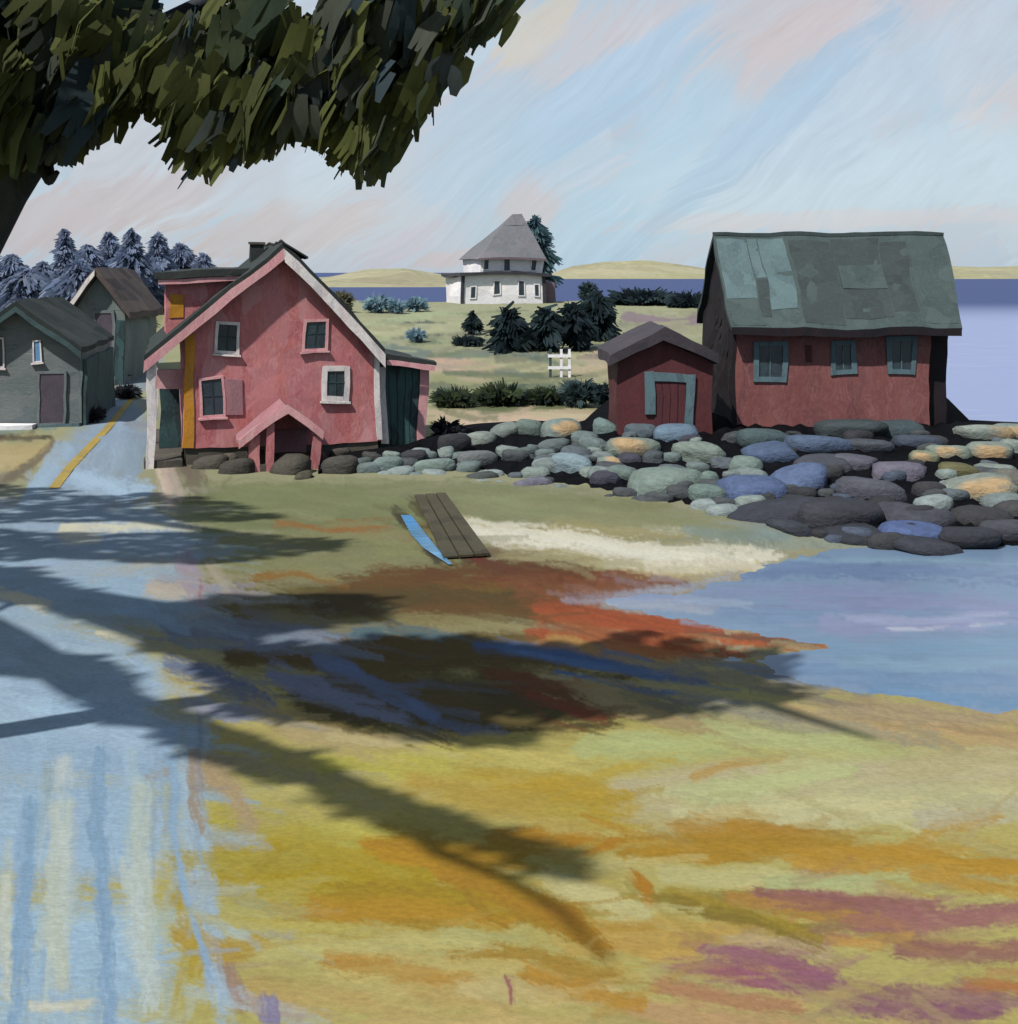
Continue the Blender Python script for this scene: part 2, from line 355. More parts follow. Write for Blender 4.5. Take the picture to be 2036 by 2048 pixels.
# ------------------------------------------------------------------ terrain
def cpoly(pts, z):
    return np.array([[*gnd(x, y, z)[:2]] for x, y in pts])
ZW = -0.22
COVE = cpoly([(1135, 1132), (1260, 1122), (1400, 1092), (1470, 1058), (1560, 1034), (1720, 1030), (1850, 1026), (2000, 1020)], ZW)
COVE = np.vstack([COVE, [[60, 30], [60, 10]], cpoly([(2250, 1500), (2080, 1400), (1921, 1345), (1800, 1335), (1700, 1322), (1520, 1282), (1370, 1246), (1545, 1220), (1400, 1192), (1250, 1165)], ZW)])
SEA = np.array([[16.5, 44], [17.5, 36], [18.5, 30], [21, 26], [60, 26], [300, 30], [300, 400], [-300, 400], [-300, 175], [-60, 160], [10, 150], [36, 128], [37, 100], [25.5, 70], [18.8, 52]])
def sdist(poly, X, Y):
    d = np.full(X.shape, 1e9); ins = np.zeros(X.shape, bool); n = len(poly)
    for i in range(n):
        a = poly[i]; b = poly[(i + 1) % n]; e = b - a
        w = np.clip(((X - a[0]) * e[0] + (Y - a[1]) * e[1]) / (e @ e), 0, 1)
        d = np.minimum(d, np.hypot(X - a[0] - w * e[0], Y - a[1] - w * e[1]))
        c = ((a[1] > Y) != (b[1] > Y)) & (X < (b[0] - a[0]) * (Y - a[1]) / (b[1] - a[1] + 1e-12) + a[0]); ins ^= c
    return np.where(ins, d, -d)
def vnoise(X, Y, seed=0):
    r = np.random.default_rng(seed); tab = r.random((64, 64))
    xi = np.floor(X).astype(int); yi = np.floor(Y).astype(int); fx = X - xi; fy = Y - yi
    fx = fx * fx * (3 - 2 * fx); fy = fy * fy * (3 - 2 * fy)
    g = lambda a, b: tab[a & 63, b & 63]
    return (g(xi, yi) * (1 - fx) + g(xi + 1, yi) * fx) * (1 - fy) + (g(xi, yi + 1) * (1 - fx) + g(xi + 1, yi + 1) * fx) * fy
def fbm(X, Y, seed=0, o=4):
    s = 0; a = .5; t_ = 0
    for k in range(o): s = s + a * vnoise(X * 2 ** k + 7.3 * k, Y * 2 ** k - 3.1 * k, seed + k); t_ += a; a *= .55
    return s / t_
def sstep(x, a, b):
    w = np.clip((x - a) / (b - a), 0, 1); return w * w * (3 - 2 * w)
def height(X, Y):
    z = 2.5 * sstep(Y, 48, 118) + .35 * (fbm(X * .07, Y * .05, 5) - .5) * sstep(Y, 42, 70)
    z = z + 1.2 * sstep(-X, 10, 50) * sstep(Y, 60, 130)
    z = z - 5.0 * sstep(Y, 132, 168)
    z = z + .07 * (fbm(X * .35, Y * .5, 9) - .5) + .02 * (fbm(X * 1.7, Y * 3.5, 10) - .5)
    for P in (COVE, SEA):
        s = sdist(P, X, Y)
        wob = .7 * (fbm(X * 1.2, Y * 1.2, 21) - .5) + .5 * (fbm(X * 3.1, Y * 6.0, 23) - .5)
        z = z + (ZW - z) * sstep(s + wob, -2.2, 0.0) * (s + wob < 0) if False else np.where(s + wob > -1.6, z * (1 - sstep(s + wob, -1.6, 0)) + (ZW - .0) * sstep(s + wob, -1.6, 0) - .7 * sstep(s + wob, 0, 2.5), z)
    return z
py_rows = np.concatenate([np.arange(298, 420, 1.3), np.arange(420, 1060, 1.55)])
d_rows = F * H / (py_rows - HY)
d_rows = np.concatenate([[420, 330, 275], d_rows, [7.6, 6.5, 5, 3, 0, -6, -15, -40]])
s_cols = np.concatenate([np.linspace(-3.0, -.62, 40)[:-1], np.linspace(-.62, .62, 830), np.linspace(.62, 3.0, 40)[1:]])
D2, S2 = np.meshgrid(d_rows, s_cols, indexing='ij')
GX = S2 * np.maximum(D2, 8.0); GY = D2 + 0 * S2
GZ = height(GX, GY)

# paint on the ground: every patch of turf, sand, weed, mud, paving, painted shade and sun flecks as a stroke
with np.errstate(divide='ignore', invalid='ignore'):
    dd = np.maximum(GY, 4.0)
    U = (CX + F * GX / dd) / K; V = (HY + F * (H - GZ) / dd) / K
E_SUN = 2.75                                        # what full sun plus sky gives an upright-facing white sheet
def albedo(hx):
    c = hexl(hx)
    if c[2] - c[0] > .10 and c[1] > .25: return np.array(hexl(hx, .14)) * 1.06 / E_SUN     # bleached paving
    return np.array(hexl(hx, -.04)) * np.array([.94, .99, 1.0]) / E_SUN
base = fbm(GX * .25, GY * .4, 31)[..., None]
COLR = albedo('#c3ad66') * (1 - base) + albedo('#b9b67a') * base
fm = sstep(GY, 14.5, 20)[..., None]
COLR = COLR * (1 - fm) + (albedo('#9a967c') * (1 - base) + albedo('#a8a48c') * base) * fm
fa = sstep(GY, 26, 40)[..., None]
COLR = COLR * (1 - fa) + (albedo('#b7b491') * (1 - base) + albedo('#a2a17c') * base) * fa
sk = 0
row_v = (HY + F * H / np.maximum(d_rows, 4.0)) / K
CV = dict(U=U, V=V, C=COLR, row=row_v)
LOG = []
def stroke(hx, w, pts, soft=.5, op=.92, dry=.6, colr=None, warp=1.0):
    """one sweep of a broad brush along pts; w = width, dry = how broken the edge and tail are"""
    global sk; sk += 1
    if colr is None:
        LOG.append((hx, w, pts))
        if w >= 90: dry, op = .25, 1.0
    U, V, COLR, row_v = CV['U'], CV['V'], CV['C'], CV['row']
    pts = np.array(pts, float); m = w * 1.3
    rs = np.nonzero((row_v > pts[:, 1].min() - m - 12) & (row_v < pts[:, 1].max() + m + 170 * (pts[:, 1].min() < 800)))[0]
    if len(rs) == 0: return
    r0, r1 = rs[0], rs[-1] + 1; u_, v_ = U[r0:r1], V[r0:r1]
    idx = np.nonzero((u_ > pts[:, 0].min() - m) & (u_ < pts[:, 0].max() + m) & (v_ > pts[:, 1].min() - m) & (v_ < pts[:, 1].max() + m))
    if len(idx[0]) == 0: return
    u = u_[idx]; v = v_[idx]
    wu = u + 30 * warp * (fbm(u * .018, v * .03, sk * 3) - .5) * min(1, w / 40); wv = v + 26 * warp * (fbm(u * .018, v * .03, sk * 3 + 50) - .5) * min(1, w / 40)
    best = np.full(u.shape, 1e9); along = np.zeros(u.shape); side = np.zeros(u.shape); acc = 0
    seg = np.hypot(*(pts[1:] - pts[:-1]).T); tot = seg.sum() + 1e-6
    for i in range(len(pts) - 1):
        a = pts[i]; q = pts[i + 1] - a; ll = seg[i] + 1e-6
        tt = np.clip(((wu - a[0]) * q[0] + (wv - a[1]) * q[1]) / ll ** 2, 0, 1)
        dx = wu - a[0] - tt * q[0]; dy = wv - a[1] - tt * q[1]; dist = np.hypot(dx, dy)
        up = dist < best; best = np.where(up, dist, best); along = np.where(up, acc + tt * ll, along)
        side = np.where(up, (q[0] * dy - q[1] * dx) / ll, side); acc += ll
    bris = fbm(side * .22 + 11, along * .012, sk * 7 + 3, 3)          # hairs of the brush
    grain = fbm(u * .21, v * .21, sk * 7 + 5, 2)
    r = best / (w * .5)
    tail = sstep(along / tot, .45, 1.0) * dry + sstep(1 - along / tot, .8, 1.0) * dry * .5
    a = 1 - sstep(r + (bris - .5) * 1.2 * dry + (grain - .5) * .8 * dry + tail * (bris - .25) * 1.0, 1 - soft, 1.04)
    a = (a * op)[..., None]
    c = (albedo(hx) if colr is None else colr) * (1 + .26 * (bris - .5) + .12 * (grain - .5))[..., None]
    sub = COLR[r0:r1]; sub[idx] = sub[idx] * (1 - a) + c * a
def pick(x, y):
    """colour already lying at a photo point"""
    d = F * H / max(y * K - HY, 12.0); i = int(np.argmin(np.abs(d_rows - d))); j = int(np.argmin(np.abs(s_cols - (x * K - CX) / F)))
    return COLR[i, j].copy()
def work_over(n, box, ang, wr, lr, op, seed, shift=.7):
    """go back over the wet paint: short strokes that drag neighbouring colour along"""
    r = random.Random(seed)
    for _ in range(n):
        x = r.uniform(box[0], box[2]); y = r.uniform(box[1], box[3]); w = r.uniform(*wr); ln_ = r.uniform(*lr); a = r.gauss(*ang)
        dx, dy = math.cos(a) * ln_, math.sin(a) * ln_
        c = pick(x - dx * shift * r.random(), y - dy * shift * r.random() + r.gauss(0, w * .5)) * r.uniform(.86, 1.14) * np.array([r.uniform(.96, 1.04), 1, r.uniform(.94, 1.06)])
        stroke(None, w, [(x - dx * .5, y - dy * .5), (x, y + r.gauss(0, w * .3)), (x + dx * .5, y + dy * .5)], op=r.uniform(*op), dry=.9, colr=c)

# --- far field between the houses, rising to the white house
for a in (
  ('#b3b394', 60, [(600, 590), (1500, 590)]), ('#a9aa8a', 60, [(600, 640), (1500, 640)]), ('#bdb797', 60, [(600, 690), (1500, 695)]),
  ('#a5a684', 50, [(600, 740), (1500, 740)]), ('#cdb9a0', 40, [(780, 785), (1500, 790)]),
  ('#b8c09c', 22, [(690, 612), (760, 600), (880, 596)]), ('#aeb592', 20, [(1000, 600), (1200, 598)]),
  ('#c3c2a0', 26, [(700, 625), (820, 618), (900, 612)]), ('#5f6a66', 8, [(760, 612), (850, 604), (905, 600)]), ('#4a5656', 9, [(790, 632), (880, 626), (950, 624)]),
  ('#7f8a86', 24, [(700, 650), (760, 662), (830, 672)]), ('#788686', 22, [(840, 672), (930, 662), (1050, 668), (1100, 660)]),
  ('#55605e', 14, [(870, 655), (960, 652), (1080, 658), (1140, 655)]), ('#8e8c80', 26, [(1120, 615), (1200, 622), (1320, 610)]), ('#9a8690', 26, [(1180, 600), (1260, 606), (1340, 600)]),  # dark stroke at the tree feet is their painted shadow strip
  ('#d8b8a4', 26, [(780, 690), (860, 688), (915, 694)]), ('#bcb795', 32, [(880, 700), (990, 694), (1040, 702)]), ('#c9b79c', 30, [(1085, 700), (1120, 690), (1160, 690)]),
  ('#d7bda8', 20, [(1100, 672), (1150, 662)]), ('#a3a27c', 34, [(820, 722), (900, 716), (1000, 724)]), ('#8f9070', 22, [(920, 712), (1040, 716), (1120, 706)]),
  ('#67705a', 26, [(820, 748), (900, 752), (1000, 748)]), ('#4c584c', 20, [(900, 742), (980, 740), (1090, 746)]), ('#6f7858', 20, [(830, 768), (960, 768), (1120, 764)]),
  ('#dcc2ac', 18, [(850, 795), (960, 790), (1060, 795)]), ('#d5c4a6', 14, [(1000, 782), (1120, 786)]), ('#dfc8b4', 12, [(900, 806), (1000, 800)]),
  ('#8d9276', 18, [(820, 600), (900, 592), (1000, 590)]), ('#7f8872', 16, [(700, 640), (800, 644), (880, 640)]), ('#6c7668', 14, [(920, 640), (1040, 640), (1140, 632)]), ('#9aa088', 16, [(1000, 680), (1100, 684)]), ('#767e68', 14, [(840, 702), (960, 706), (1060, 712)]), ('#5c685c', 14, [(830, 735), (940, 730), (1060, 728)]),
  ('#9c9a76', 26, [(250, 640), (275, 625), (300, 600)]), ('#8a8a6c', 26, [(230, 660), (280, 650)]), ('#b89c90', 22, [(240, 690), (275, 680)]),
  ('#8496a8', 22, [(255, 712), (285, 700)]),
): stroke(*a)
# --- road, its verges and the yard of the grey house
for a in (
  ('#a8a287', 60, [(-500, 800), (-100, 790), (150, 770)]), ('#8fa096', 30, [(-60, 806), (100, 806)]),
  ('#c6b285', 66, [(-300, 880), (60, 860), (90, 850)]), ('#cbb98f', 40, [(-100, 870), (40, 868)]), ('#5a5348', 14, [(-40, 828), (100, 826)]),
  ('#7c7262', 22, [(0, 915), (50, 880), (110, 838)]),
  ('#8ea0b2', 60, [(262, 700), (235, 745), (215, 790)]), ('#92abc4', 150, [(215, 800), (170, 880), (130, 960), (60, 1060)]), ('#8ba4bd', 46, [(262, 830), (250, 900), (240, 960)]),
  ('#9bbad6', 40, [(120, 850), (80, 905), (40, 960)]), ('#a2c3e0', 46, [(150, 905), (220, 930), (275, 925)]), ('#97b4cf', 40, [(225, 830), (215, 870)]),
  ('#b9b2ab', 22, [(175, 765), (195, 745), (220, 728)]), ('#8d99ab', 20, [(240, 800), (280, 800)]),
  ('#cbb6ac', 34, [(290, 840), (305, 890), (322, 950)]), ('#b5a69c', 30, [(315, 880), (335, 940)]), ('#7e7266', 44, [(352, 870), (375, 940)]), ('#d6c6b2', 14, [(300, 870), (310, 930)]),
  # forecourt the road opens into, running down the left of the picture
  ('#93aec8', 150, [(-300, 1000), (100, 1000), (360, 1010)]), ('#93b3cf', 170, [(-400, 1120), (60, 1110), (300, 1120)]),
  ('#9dbcd6', 200, [(-400, 1250), (60, 1250), (240, 1290)]), ('#94b5d4', 200, [(-400, 1400), (100, 1400), (330, 1420)]), ('#9fc0dc', 120, [(-100, 1350), (130, 1340), (250, 1380)]),
  ('#9abddb', 260, [(-400, 1560), (60, 1560), (240, 1570)]), ('#9cc0dd', 280, [(-500, 1780), (60, 1800), (220, 1800)]), ('#a3c4dc', 240, [(-500, 1960), (60, 1990), (240, 1990)]),
  ('#9fbcd2', 60, [(345, 1400), (370, 1560), (400, 1760), (430, 1960)]),
): stroke(*a)
# --- green in front of the pink house, sand bar, ditch
for a in (
  ('#828763', 130, [(380, 960), (600, 965), (900, 975), (1200, 985)]), ('#8b8a64', 90, [(420, 1050), (650, 1040), (860, 1050)]),
  ('#868a66', 46, [(430, 935), (560, 930), (700, 938), (760, 950)]), ('#8f9170', 40, [(700, 925), (860, 925), (980, 930)]), ('#8a8d69', 40, [(500, 955), (640, 958), (745, 962)]),
  ('#929371', 60, [(880, 950), (1050, 965), (1250, 985), (1400, 1010)]), ('#a89d74', 36, [(1000, 985), (1150, 1000), (1300, 1012)]), ('#8b9a98', 40, [(1300, 1005), (1400, 1008), (1480, 1018)]),
  ('#9aa093', 30, [(1420, 1035), (1560, 1022), (1800, 1030), (1921, 1050)]), ('#a9a389', 30, [(1250, 1030), (1400, 1030)]),
  ('#c9bb94', 46, [(850, 985), (930, 1005), (1050, 1040), (1250, 1070), (1420, 1070)]), ('#e6dfcd', 56, [(868, 994), (960, 1008), (1100, 1030), (1250, 1050), (1440, 1056)]), ('#ece6d8', 34, [(890, 1000), (1020, 1022), (1180, 1040), (1330, 1056)]), ('#dcd3bc', 36, [(1150, 1062), (1300, 1072), (1430, 1074)]),
  ('#a89f7a', 44, [(950, 1050), (1080, 1060), (1200, 1070)]), ('#b8a678', 36, [(1180, 1085), (1300, 1090), (1400, 1085)]),
  ('#e0d8c6', 10, [(838, 950), (850, 962)]),
  ('#5c5540', 44, [(790, 945), (840, 1000), (880, 1050)]), ('#4a4536', 30, [(750, 965), (790, 1010), (830, 1060)]), ('#665f48', 24, [(820, 950), (870, 1010), (905, 1050)]),
  ('#6e3a34', 24, [(870, 1040), (920, 1065), (1000, 1085)]),
): stroke(*a)
# --- tide-line: mud, weed, wet channels, plus painted shadow streaks and sun flecks
for a in (
  ('#6e6238', 120, [(430, 1130), (700, 1130), (1000, 1130)]), ('#68542e', 120, [(450, 1220), (800, 1230), (1100, 1220)]), ('#5e5230', 150, [(600, 1320), (900, 1330), (1150, 1320)]),
  ('#8c8a66', 44, [(530, 1075), (660, 1065), (800, 1070)]), ('#908d68', 40, [(500, 1028), (640, 1010), (720, 1000)]), ('#8f6a3a', 22, [(480, 1095), (540, 1080), (620, 1092)]), ('#8c8a68', 30, [(560, 1050), (700, 1040)]),
  ('#9c6a3c', 16, [(520, 992), (620, 1000), (740, 998)]),
  ('#7d5c34', 46, [(820, 1100), (960, 1098), (1060, 1110)]), ('#7b4a36', 50, [(900, 1090), (1050, 1092), (1180, 1098), (1290, 1105)]), ('#85563c', 40, [(980, 1120), (1120, 1118), (1220, 1120)]),
  ('#6d5030', 50, [(760, 1150), (900, 1140), (1040, 1150)]), ('#8b805a', 36, [(520, 1165), (650, 1180), (820, 1165), (940, 1170)]), ('#9a906a', 26, [(820, 1180), (930, 1178), (1010, 1190)]),
  ('#a9603e', 44, [(1020, 1160), (1160, 1170), (1290, 1182)]), ('#b5603f', 36, [(1120, 1170), (1300, 1195), (1440, 1212), (1545, 1218)]), ('#a95a3c', 34, [(1000, 1195), (1180, 1205), (1360, 1218)]),
  ('#9b5238', 28, [(1180, 1215), (1320, 1235), (1420, 1240)]), ('#c0784a', 24, [(1150, 1215), (1260, 1232), (1340, 1236)]), ('#b98e58', 26, [(1040, 1205), (1090, 1215), (1130, 1225)]), ('#7a5848', 20, [(1300, 1200), (1430, 1206), (1540, 1216)]),
  ('#5a4a2c', 60, [(560, 1140), (760, 1120), (960, 1125)]), ('#644228', 44, [(800, 1085), (960, 1075), (1120, 1085)]), ('#6a4a2a', 50, [(640, 1100), (780, 1090), (900, 1100)]), ('#a8563a', 46, [(1000, 1150), (1160, 1160), (1320, 1185)]), ('#9aa4ba', 30, [(1080, 1128), (1150, 1126), (1260, 1112), (1400, 1086)]), ('#8f9cb8', 24, [(1290, 1180), (1400, 1180), (1500, 1200)]),
  ('#a9aaa8', 26, [(1140, 1140), (1230, 1150), (1330, 1165)]), ('#b8a88c', 26, [(1380, 1190), (1440, 1170)]),
  ('#6a5a34', 70, [(640, 1260), (760, 1300), (900, 1330)]), ('#7a4a30', 44, [(930, 1270), (1020, 1300), (1100, 1330)]), ('#8b4a34', 30, [(1000, 1310), (1080, 1335), (1140, 1350)]), ('#a8683c', 16, [(1080, 1285), (1110, 1310)]),
  ('#59707a', 30, [(660, 1195), (740, 1190), (830, 1196)]), ('#4e6c9e', 30, [(900, 1218), (1040, 1235), (1180, 1262), (1330, 1285)]), ('#5f7eae', 20, [(950, 1225), (1100, 1252), (1250, 1275)]), ('#5878a8', 14, [(1050, 1270), (1200, 1296), (1400, 1330)]),
  ('#6a6e76', 20, [(1150, 1290), (1300, 1320), (1500, 1360)]), ('#9a9078', 34, [(1240, 1262), (1380, 1280), (1540, 1310)]), ('#7d8ba0', 24, [(1360, 1250), (1500, 1280), (1640, 1305)]), ('#8a7e74', 18, [(1420, 1300), (1540, 1320), (1700, 1350)]),
  ('#707c9c', 56, [(330, 1250), (430, 1290), (500, 1320)]), ('#8a95b4', 44, [(350, 1330), (440, 1345), (500, 1340)]), ('#7f8cae', 46, [(520, 1270), (620, 1310), (770, 1360)]), ('#6f80a6', 40, [(600, 1240), (700, 1290), (820, 1350)]),
  ('#7889a4', 70, [(330, 1190), (480, 1200), (620, 1205)]), ('#c2b6a8', 40, [(290, 1118), (360, 1120)]), ('#a89caa', 50, [(345, 1060), (370, 1130)]), ('#a2747c', 14, [(378, 1095), (384, 1130)]), ('#b5a998', 30, [(400, 1070), (440, 1120)]),
  ('#b2b4b0', 30, [(170, 1085), (250, 1075), (320, 1060)]), ('#9db4ca', 30, [(60, 1080), (140, 1075), (230, 1080)]), ('#e2dcc6', 20, [(118, 995), (200, 996), (300, 994)]), ('#dcd6c2', 30, [(0, 1120), (50, 1135), (85, 1150)]), ('#d6d0b8', 18, [(185, 1195), (225, 1198), (260, 1205)]),  # pale strokes are sun flecks painted between the tree's shadow bands
): stroke(*a)
# --- tidewater meadow in front
for a in (
  ('#b4a076', 60, [(480, 1330), (560, 1380), (700, 1420)]), ('#bda97c', 40, [(560, 1390), (680, 1395), (790, 1390)]), ('#c8b98c', 24, [(620, 1390), (720, 1405), (800, 1400)]),
  ('#b7a77e', 70, [(1030, 1290), (1250, 1330), (1500, 1390)]), ('#a8946c', 50, [(1100, 1300), (1300, 1370), (1500, 1390)]), ('#a39c84', 44, [(1300, 1320), (1500, 1360), (1750, 1400)]), ('#c3a67a', 70, [(1500, 1350), (1750, 1375), (1921, 1385)]), ('#b9a483', 40, [(1560, 1335), (1750, 1350), (1921, 1360)]),
  ('#8d8464', 30, [(1180, 1310), (1300, 1345), (1430, 1390)]), ('#b9bd84', 60, [(1100, 1410), (1300, 1400), (1480, 1390)]), ('#c1c48c', 46, [(1330, 1370), (1480, 1395), (1640, 1410)]),
  ('#bfb660', 90, [(620, 1430), (800, 1440), (960, 1450)]), ('#bfb26c', 110, [(900, 1440), (1100, 1450), (1300, 1460)]), ('#b9a04a', 100, [(880, 1490), (1050, 1500), (1180, 1530)]), ('#c0a456', 60, [(780, 1480), (900, 1500), (1000, 1530)]),
  ('#c3b792', 110, [(1180, 1500), (1400, 1480), (1600, 1470), (1921, 1440)]), ('#cfc79a', 90, [(1300, 1545), (1550, 1530), (1921, 1510)]), ('#c2c490', 50, [(1300, 1500), (1450, 1480), (1600, 1450)]), ('#bfa066', 24, [(1310, 1470), (1380, 1440), (1480, 1430)]), ('#c6b98e', 60, [(1700, 1450), (1921, 1430)]), ('#c5bda0', 60, [(1750, 1545), (1921, 1530)]),
  ('#b7ac58', 110, [(430, 1560), (560, 1580), (720, 1600)]), ('#b3a24e', 90, [(400, 1660), (520, 1680), (700, 1680)]), ('#c1b660', 70, [(520, 1540), (660, 1560), (760, 1600)]), ('#c0ad66', 80, [(600, 1640), (760, 1650), (900, 1640)]),
  ('#b88a30', 54, [(700, 1600), (800, 1620), (930, 1660), (1010, 1720)]), ('#b5822a', 50, [(940, 1580), (1100, 1590), (1240, 1600)]), ('#b98e3c', 60, [(600, 1720), (780, 1720), (960, 1730)]), ('#b17f28', 60, [(960, 1700), (1080, 1730), (1130, 1790)]),
  ('#bd923e', 50, [(1220, 1610), (1450, 1600), (1650, 1610), (1921, 1640)]), ('#b98c3c', 44, [(1270, 1570), (1400, 1560), (1520, 1580)]), ('#b98230', 36, [(1190, 1650), (1220, 1680), (1230, 1700)]), ('#c59c4c', 36, [(1500, 1630), (1700, 1640), (1921, 1690)]),
  ('#c9c08a', 40, [(1260, 1650), (1450, 1660), (1640, 1665)]), ('#bcc48e', 36, [(1450, 1668), (1600, 1660), (1700, 1650)]), ('#cfc590', 60, [(1040, 1660), (1120, 1690), (1200, 1720)]), ('#c5a25c', 80, [(1120, 1760), (1300, 1780), (1450, 1760)]), ('#a8903e', 40, [(1260, 1680), (1400, 1720), (1540, 1770)]),
  ('#b58a4c', 50, [(1380, 1690), (1550, 1720), (1700, 1750)]), ('#9c6a68', 46, [(1430, 1690), (1600, 1705), (1760, 1715)]), ('#a2706e', 60, [(1620, 1740), (1780, 1740), (1921, 1720)]), ('#a07468', 50, [(1700, 1790), (1860, 1800), (1921, 1790)]), ('#c9b48a', 30, [(1370, 1770), (1450, 1785), (1560, 1800)]), ('#c59a5a', 30, [(1560, 1770), (1640, 1780), (1720, 1770)]),
  ('#9d6274', 46, [(1260, 1830), (1400, 1840), (1520, 1850)]), ('#946672', 70, [(1480, 1850), (1650, 1880), (1880, 1890)]), ('#9a6678', 50, [(1340, 1800), (1450, 1815), (1560, 1840)]), ('#b98a68', 40, [(1240, 1860), (1360, 1880), (1500, 1900)]), ('#8d6072', 50, [(1620, 1900), (1760, 1910), (1870, 1905)]), ('#c4a076', 60, [(1200, 1910), (1350, 1930), (1600, 1960)]), ('#b77c50', 40, [(1830, 1850), (1921, 1860)]),
  ('#b09838', 110, [(430, 1610), (600, 1640), (800, 1650)]), ('#a98a30', 80, [(640, 1700), (850, 1700), (1050, 1720)]), ('#b3923c', 80, [(480, 1770), (640, 1760), (800, 1770)]), ('#a87f2c', 60, [(840, 1640), (960, 1690), (1090, 1760)]),
  ('#b4892f', 50, [(720, 1590), (840, 1600), (980, 1620)]), ('#b08a38', 50, [(1180, 1600), (1400, 1590), (1600, 1590)]), ('#ad8c44', 60, [(860, 1800), (1000, 1810), (1160, 1840)]), ('#8e7a3a', 36, [(1270, 1700), (1420, 1740), (1540, 1790)]), ('#bfa046', 70, [(900, 1480), (1060, 1490), (1180, 1510)]),
  ('#c6bd80', 60, [(500, 1790), (700, 1790), (900, 1780)]), ('#c9b878', 60, [(620, 1840), (800, 1830), (1000, 1820)]), ('#c2a86e', 80, [(480, 1880), (700, 1890), (950, 1880)]), ('#bb9048', 50, [(620, 1800), (740, 1830), (900, 1850)]), ('#d0bd88', 60, [(880, 1860), (1000, 1880), (1150, 1880)]), ('#c09346', 50, [(1000, 1830), (1100, 1870), (1200, 1900)]), ('#cbb27a', 70, [(700, 1950), (900, 1940), (1200, 1950)]), ('#b79a4e', 60, [(350, 1760), (420, 1800), (500, 1780)]),
  ('#b7a24a', 50, [(340, 1690), (380, 1760), (360, 1830)]), ('#c3b56a', 40, [(400, 1740), (560, 1750), (700, 1760)]), ('#b0a04c', 60, [(345, 1620), (450, 1630), (560, 1620)]), ('#b59e7c', 60, [(390, 1440), (440, 1500), (470, 1560)]), ('#a89684', 30, [(360, 1420), (370, 1500), (380, 1570)]),
  ('#a3606a', 14, [(965, 1845), (972, 1890)]), ('#8f88a8', 40, [(500, 1890), (515, 1930)]), ('#a48a7a', 40, [(430, 1830), (450, 1900)]),
  # pale upright bays on the blue forecourt
  ('#c6cfca', 56, [(120, 1530), (118, 1620), (112, 1720), (108, 1850)]), ('#c9cfc4', 40, [(100, 1640), (100, 1760), (120, 1860)]), ('#c4cec8', 50, [(268, 1490), (262, 1580), (266, 1700)]), ('#c8d2d0', 74, [(262, 1640), (270, 1760), (280, 1880)]), ('#cbd0c6', 30, [(10, 1650), (10, 1760), (16, 1900)]), ('#b9c9d0', 50, [(115, 1440), (120, 1470)]),
  ('#86aed2', 36, [(60, 1520), (45, 1650), (35, 1800), (25, 1960)]), ('#84abcf', 34, [(190, 1420), (185, 1560), (195, 1720), (210, 1960)]), ('#88aed0', 24, [(335, 1430), (330, 1560), (350, 1700), (400, 1850)]), ('#8ab2d6', 30, [(55, 1760), (45, 1850)]), ('#d5d2c2', 26, [(60, 1895), (130, 1900), (180, 1890)]), ('#8fb4d4', 20, [(370, 1560), (390, 1640)]),
): stroke(*a)

def finish():
    work_over(200, (640, 590, 1350, 800), (0, .12), (6, 16), (30, 110), (.4, .8), 1)
    work_over(110, (-60, 690, 420, 960), (-.5, .5), (7, 20), (25, 80), (.3, .6), 2)
    work_over(220, (330, 915, 1480, 1130), (.08, .14), (8, 24), (50, 170), (.35, .75), 3)
    work_over(330, (300, 1120, 1921, 1440), (.16, .12), (8, 26), (60, 200), (.35, .75), 4)
    work_over(300, (380, 1420, 1940, 1980), (.05, .22), (12, 44), (70, 240), (.3, .7), 5)
    work_over(90, (-60, 960, 380, 1400), (.15, .3), (12, 40), (50, 160), (.3, .7), 6)
    work_over(80, (-60, 1400, 400, 1980), (1.62, .12), (10, 34), (60, 240), (.3, .6), 7)
    r = random.Random(3)
    for hx, w, pts in list(LOG):                      # restate the marks that matter, in broken touches
        if w > 66 or pts[0][1] < 820: continue
        a = [(x + r.gauss(0, 5), y + r.gauss(0, 3)) for x, y in pts]
        stroke(None, w * r.uniform(.7, .95), a, op=r.uniform(.55, .9), dry=.95, soft=.6, colr=albedo(hx) * r.uniform(.94, 1.06))
    work_over(110, (330, 915, 1480, 1130), (.08, .14), (6, 16), (40, 120), (.3, .6), 13)
    work_over(170, (300, 1120, 1921, 1440), (.16, .12), (6, 18), (40, 150), (.3, .6), 14)
    work_over(170, (380, 1420, 1940, 1980), (.05, .25), (8, 24), (50, 160), (.25, .55), 15)
    work_over(40, (-60, 1400, 400, 1980), (1.62, .1), (6, 18), (50, 160), (.25, .5), 17)
finish()
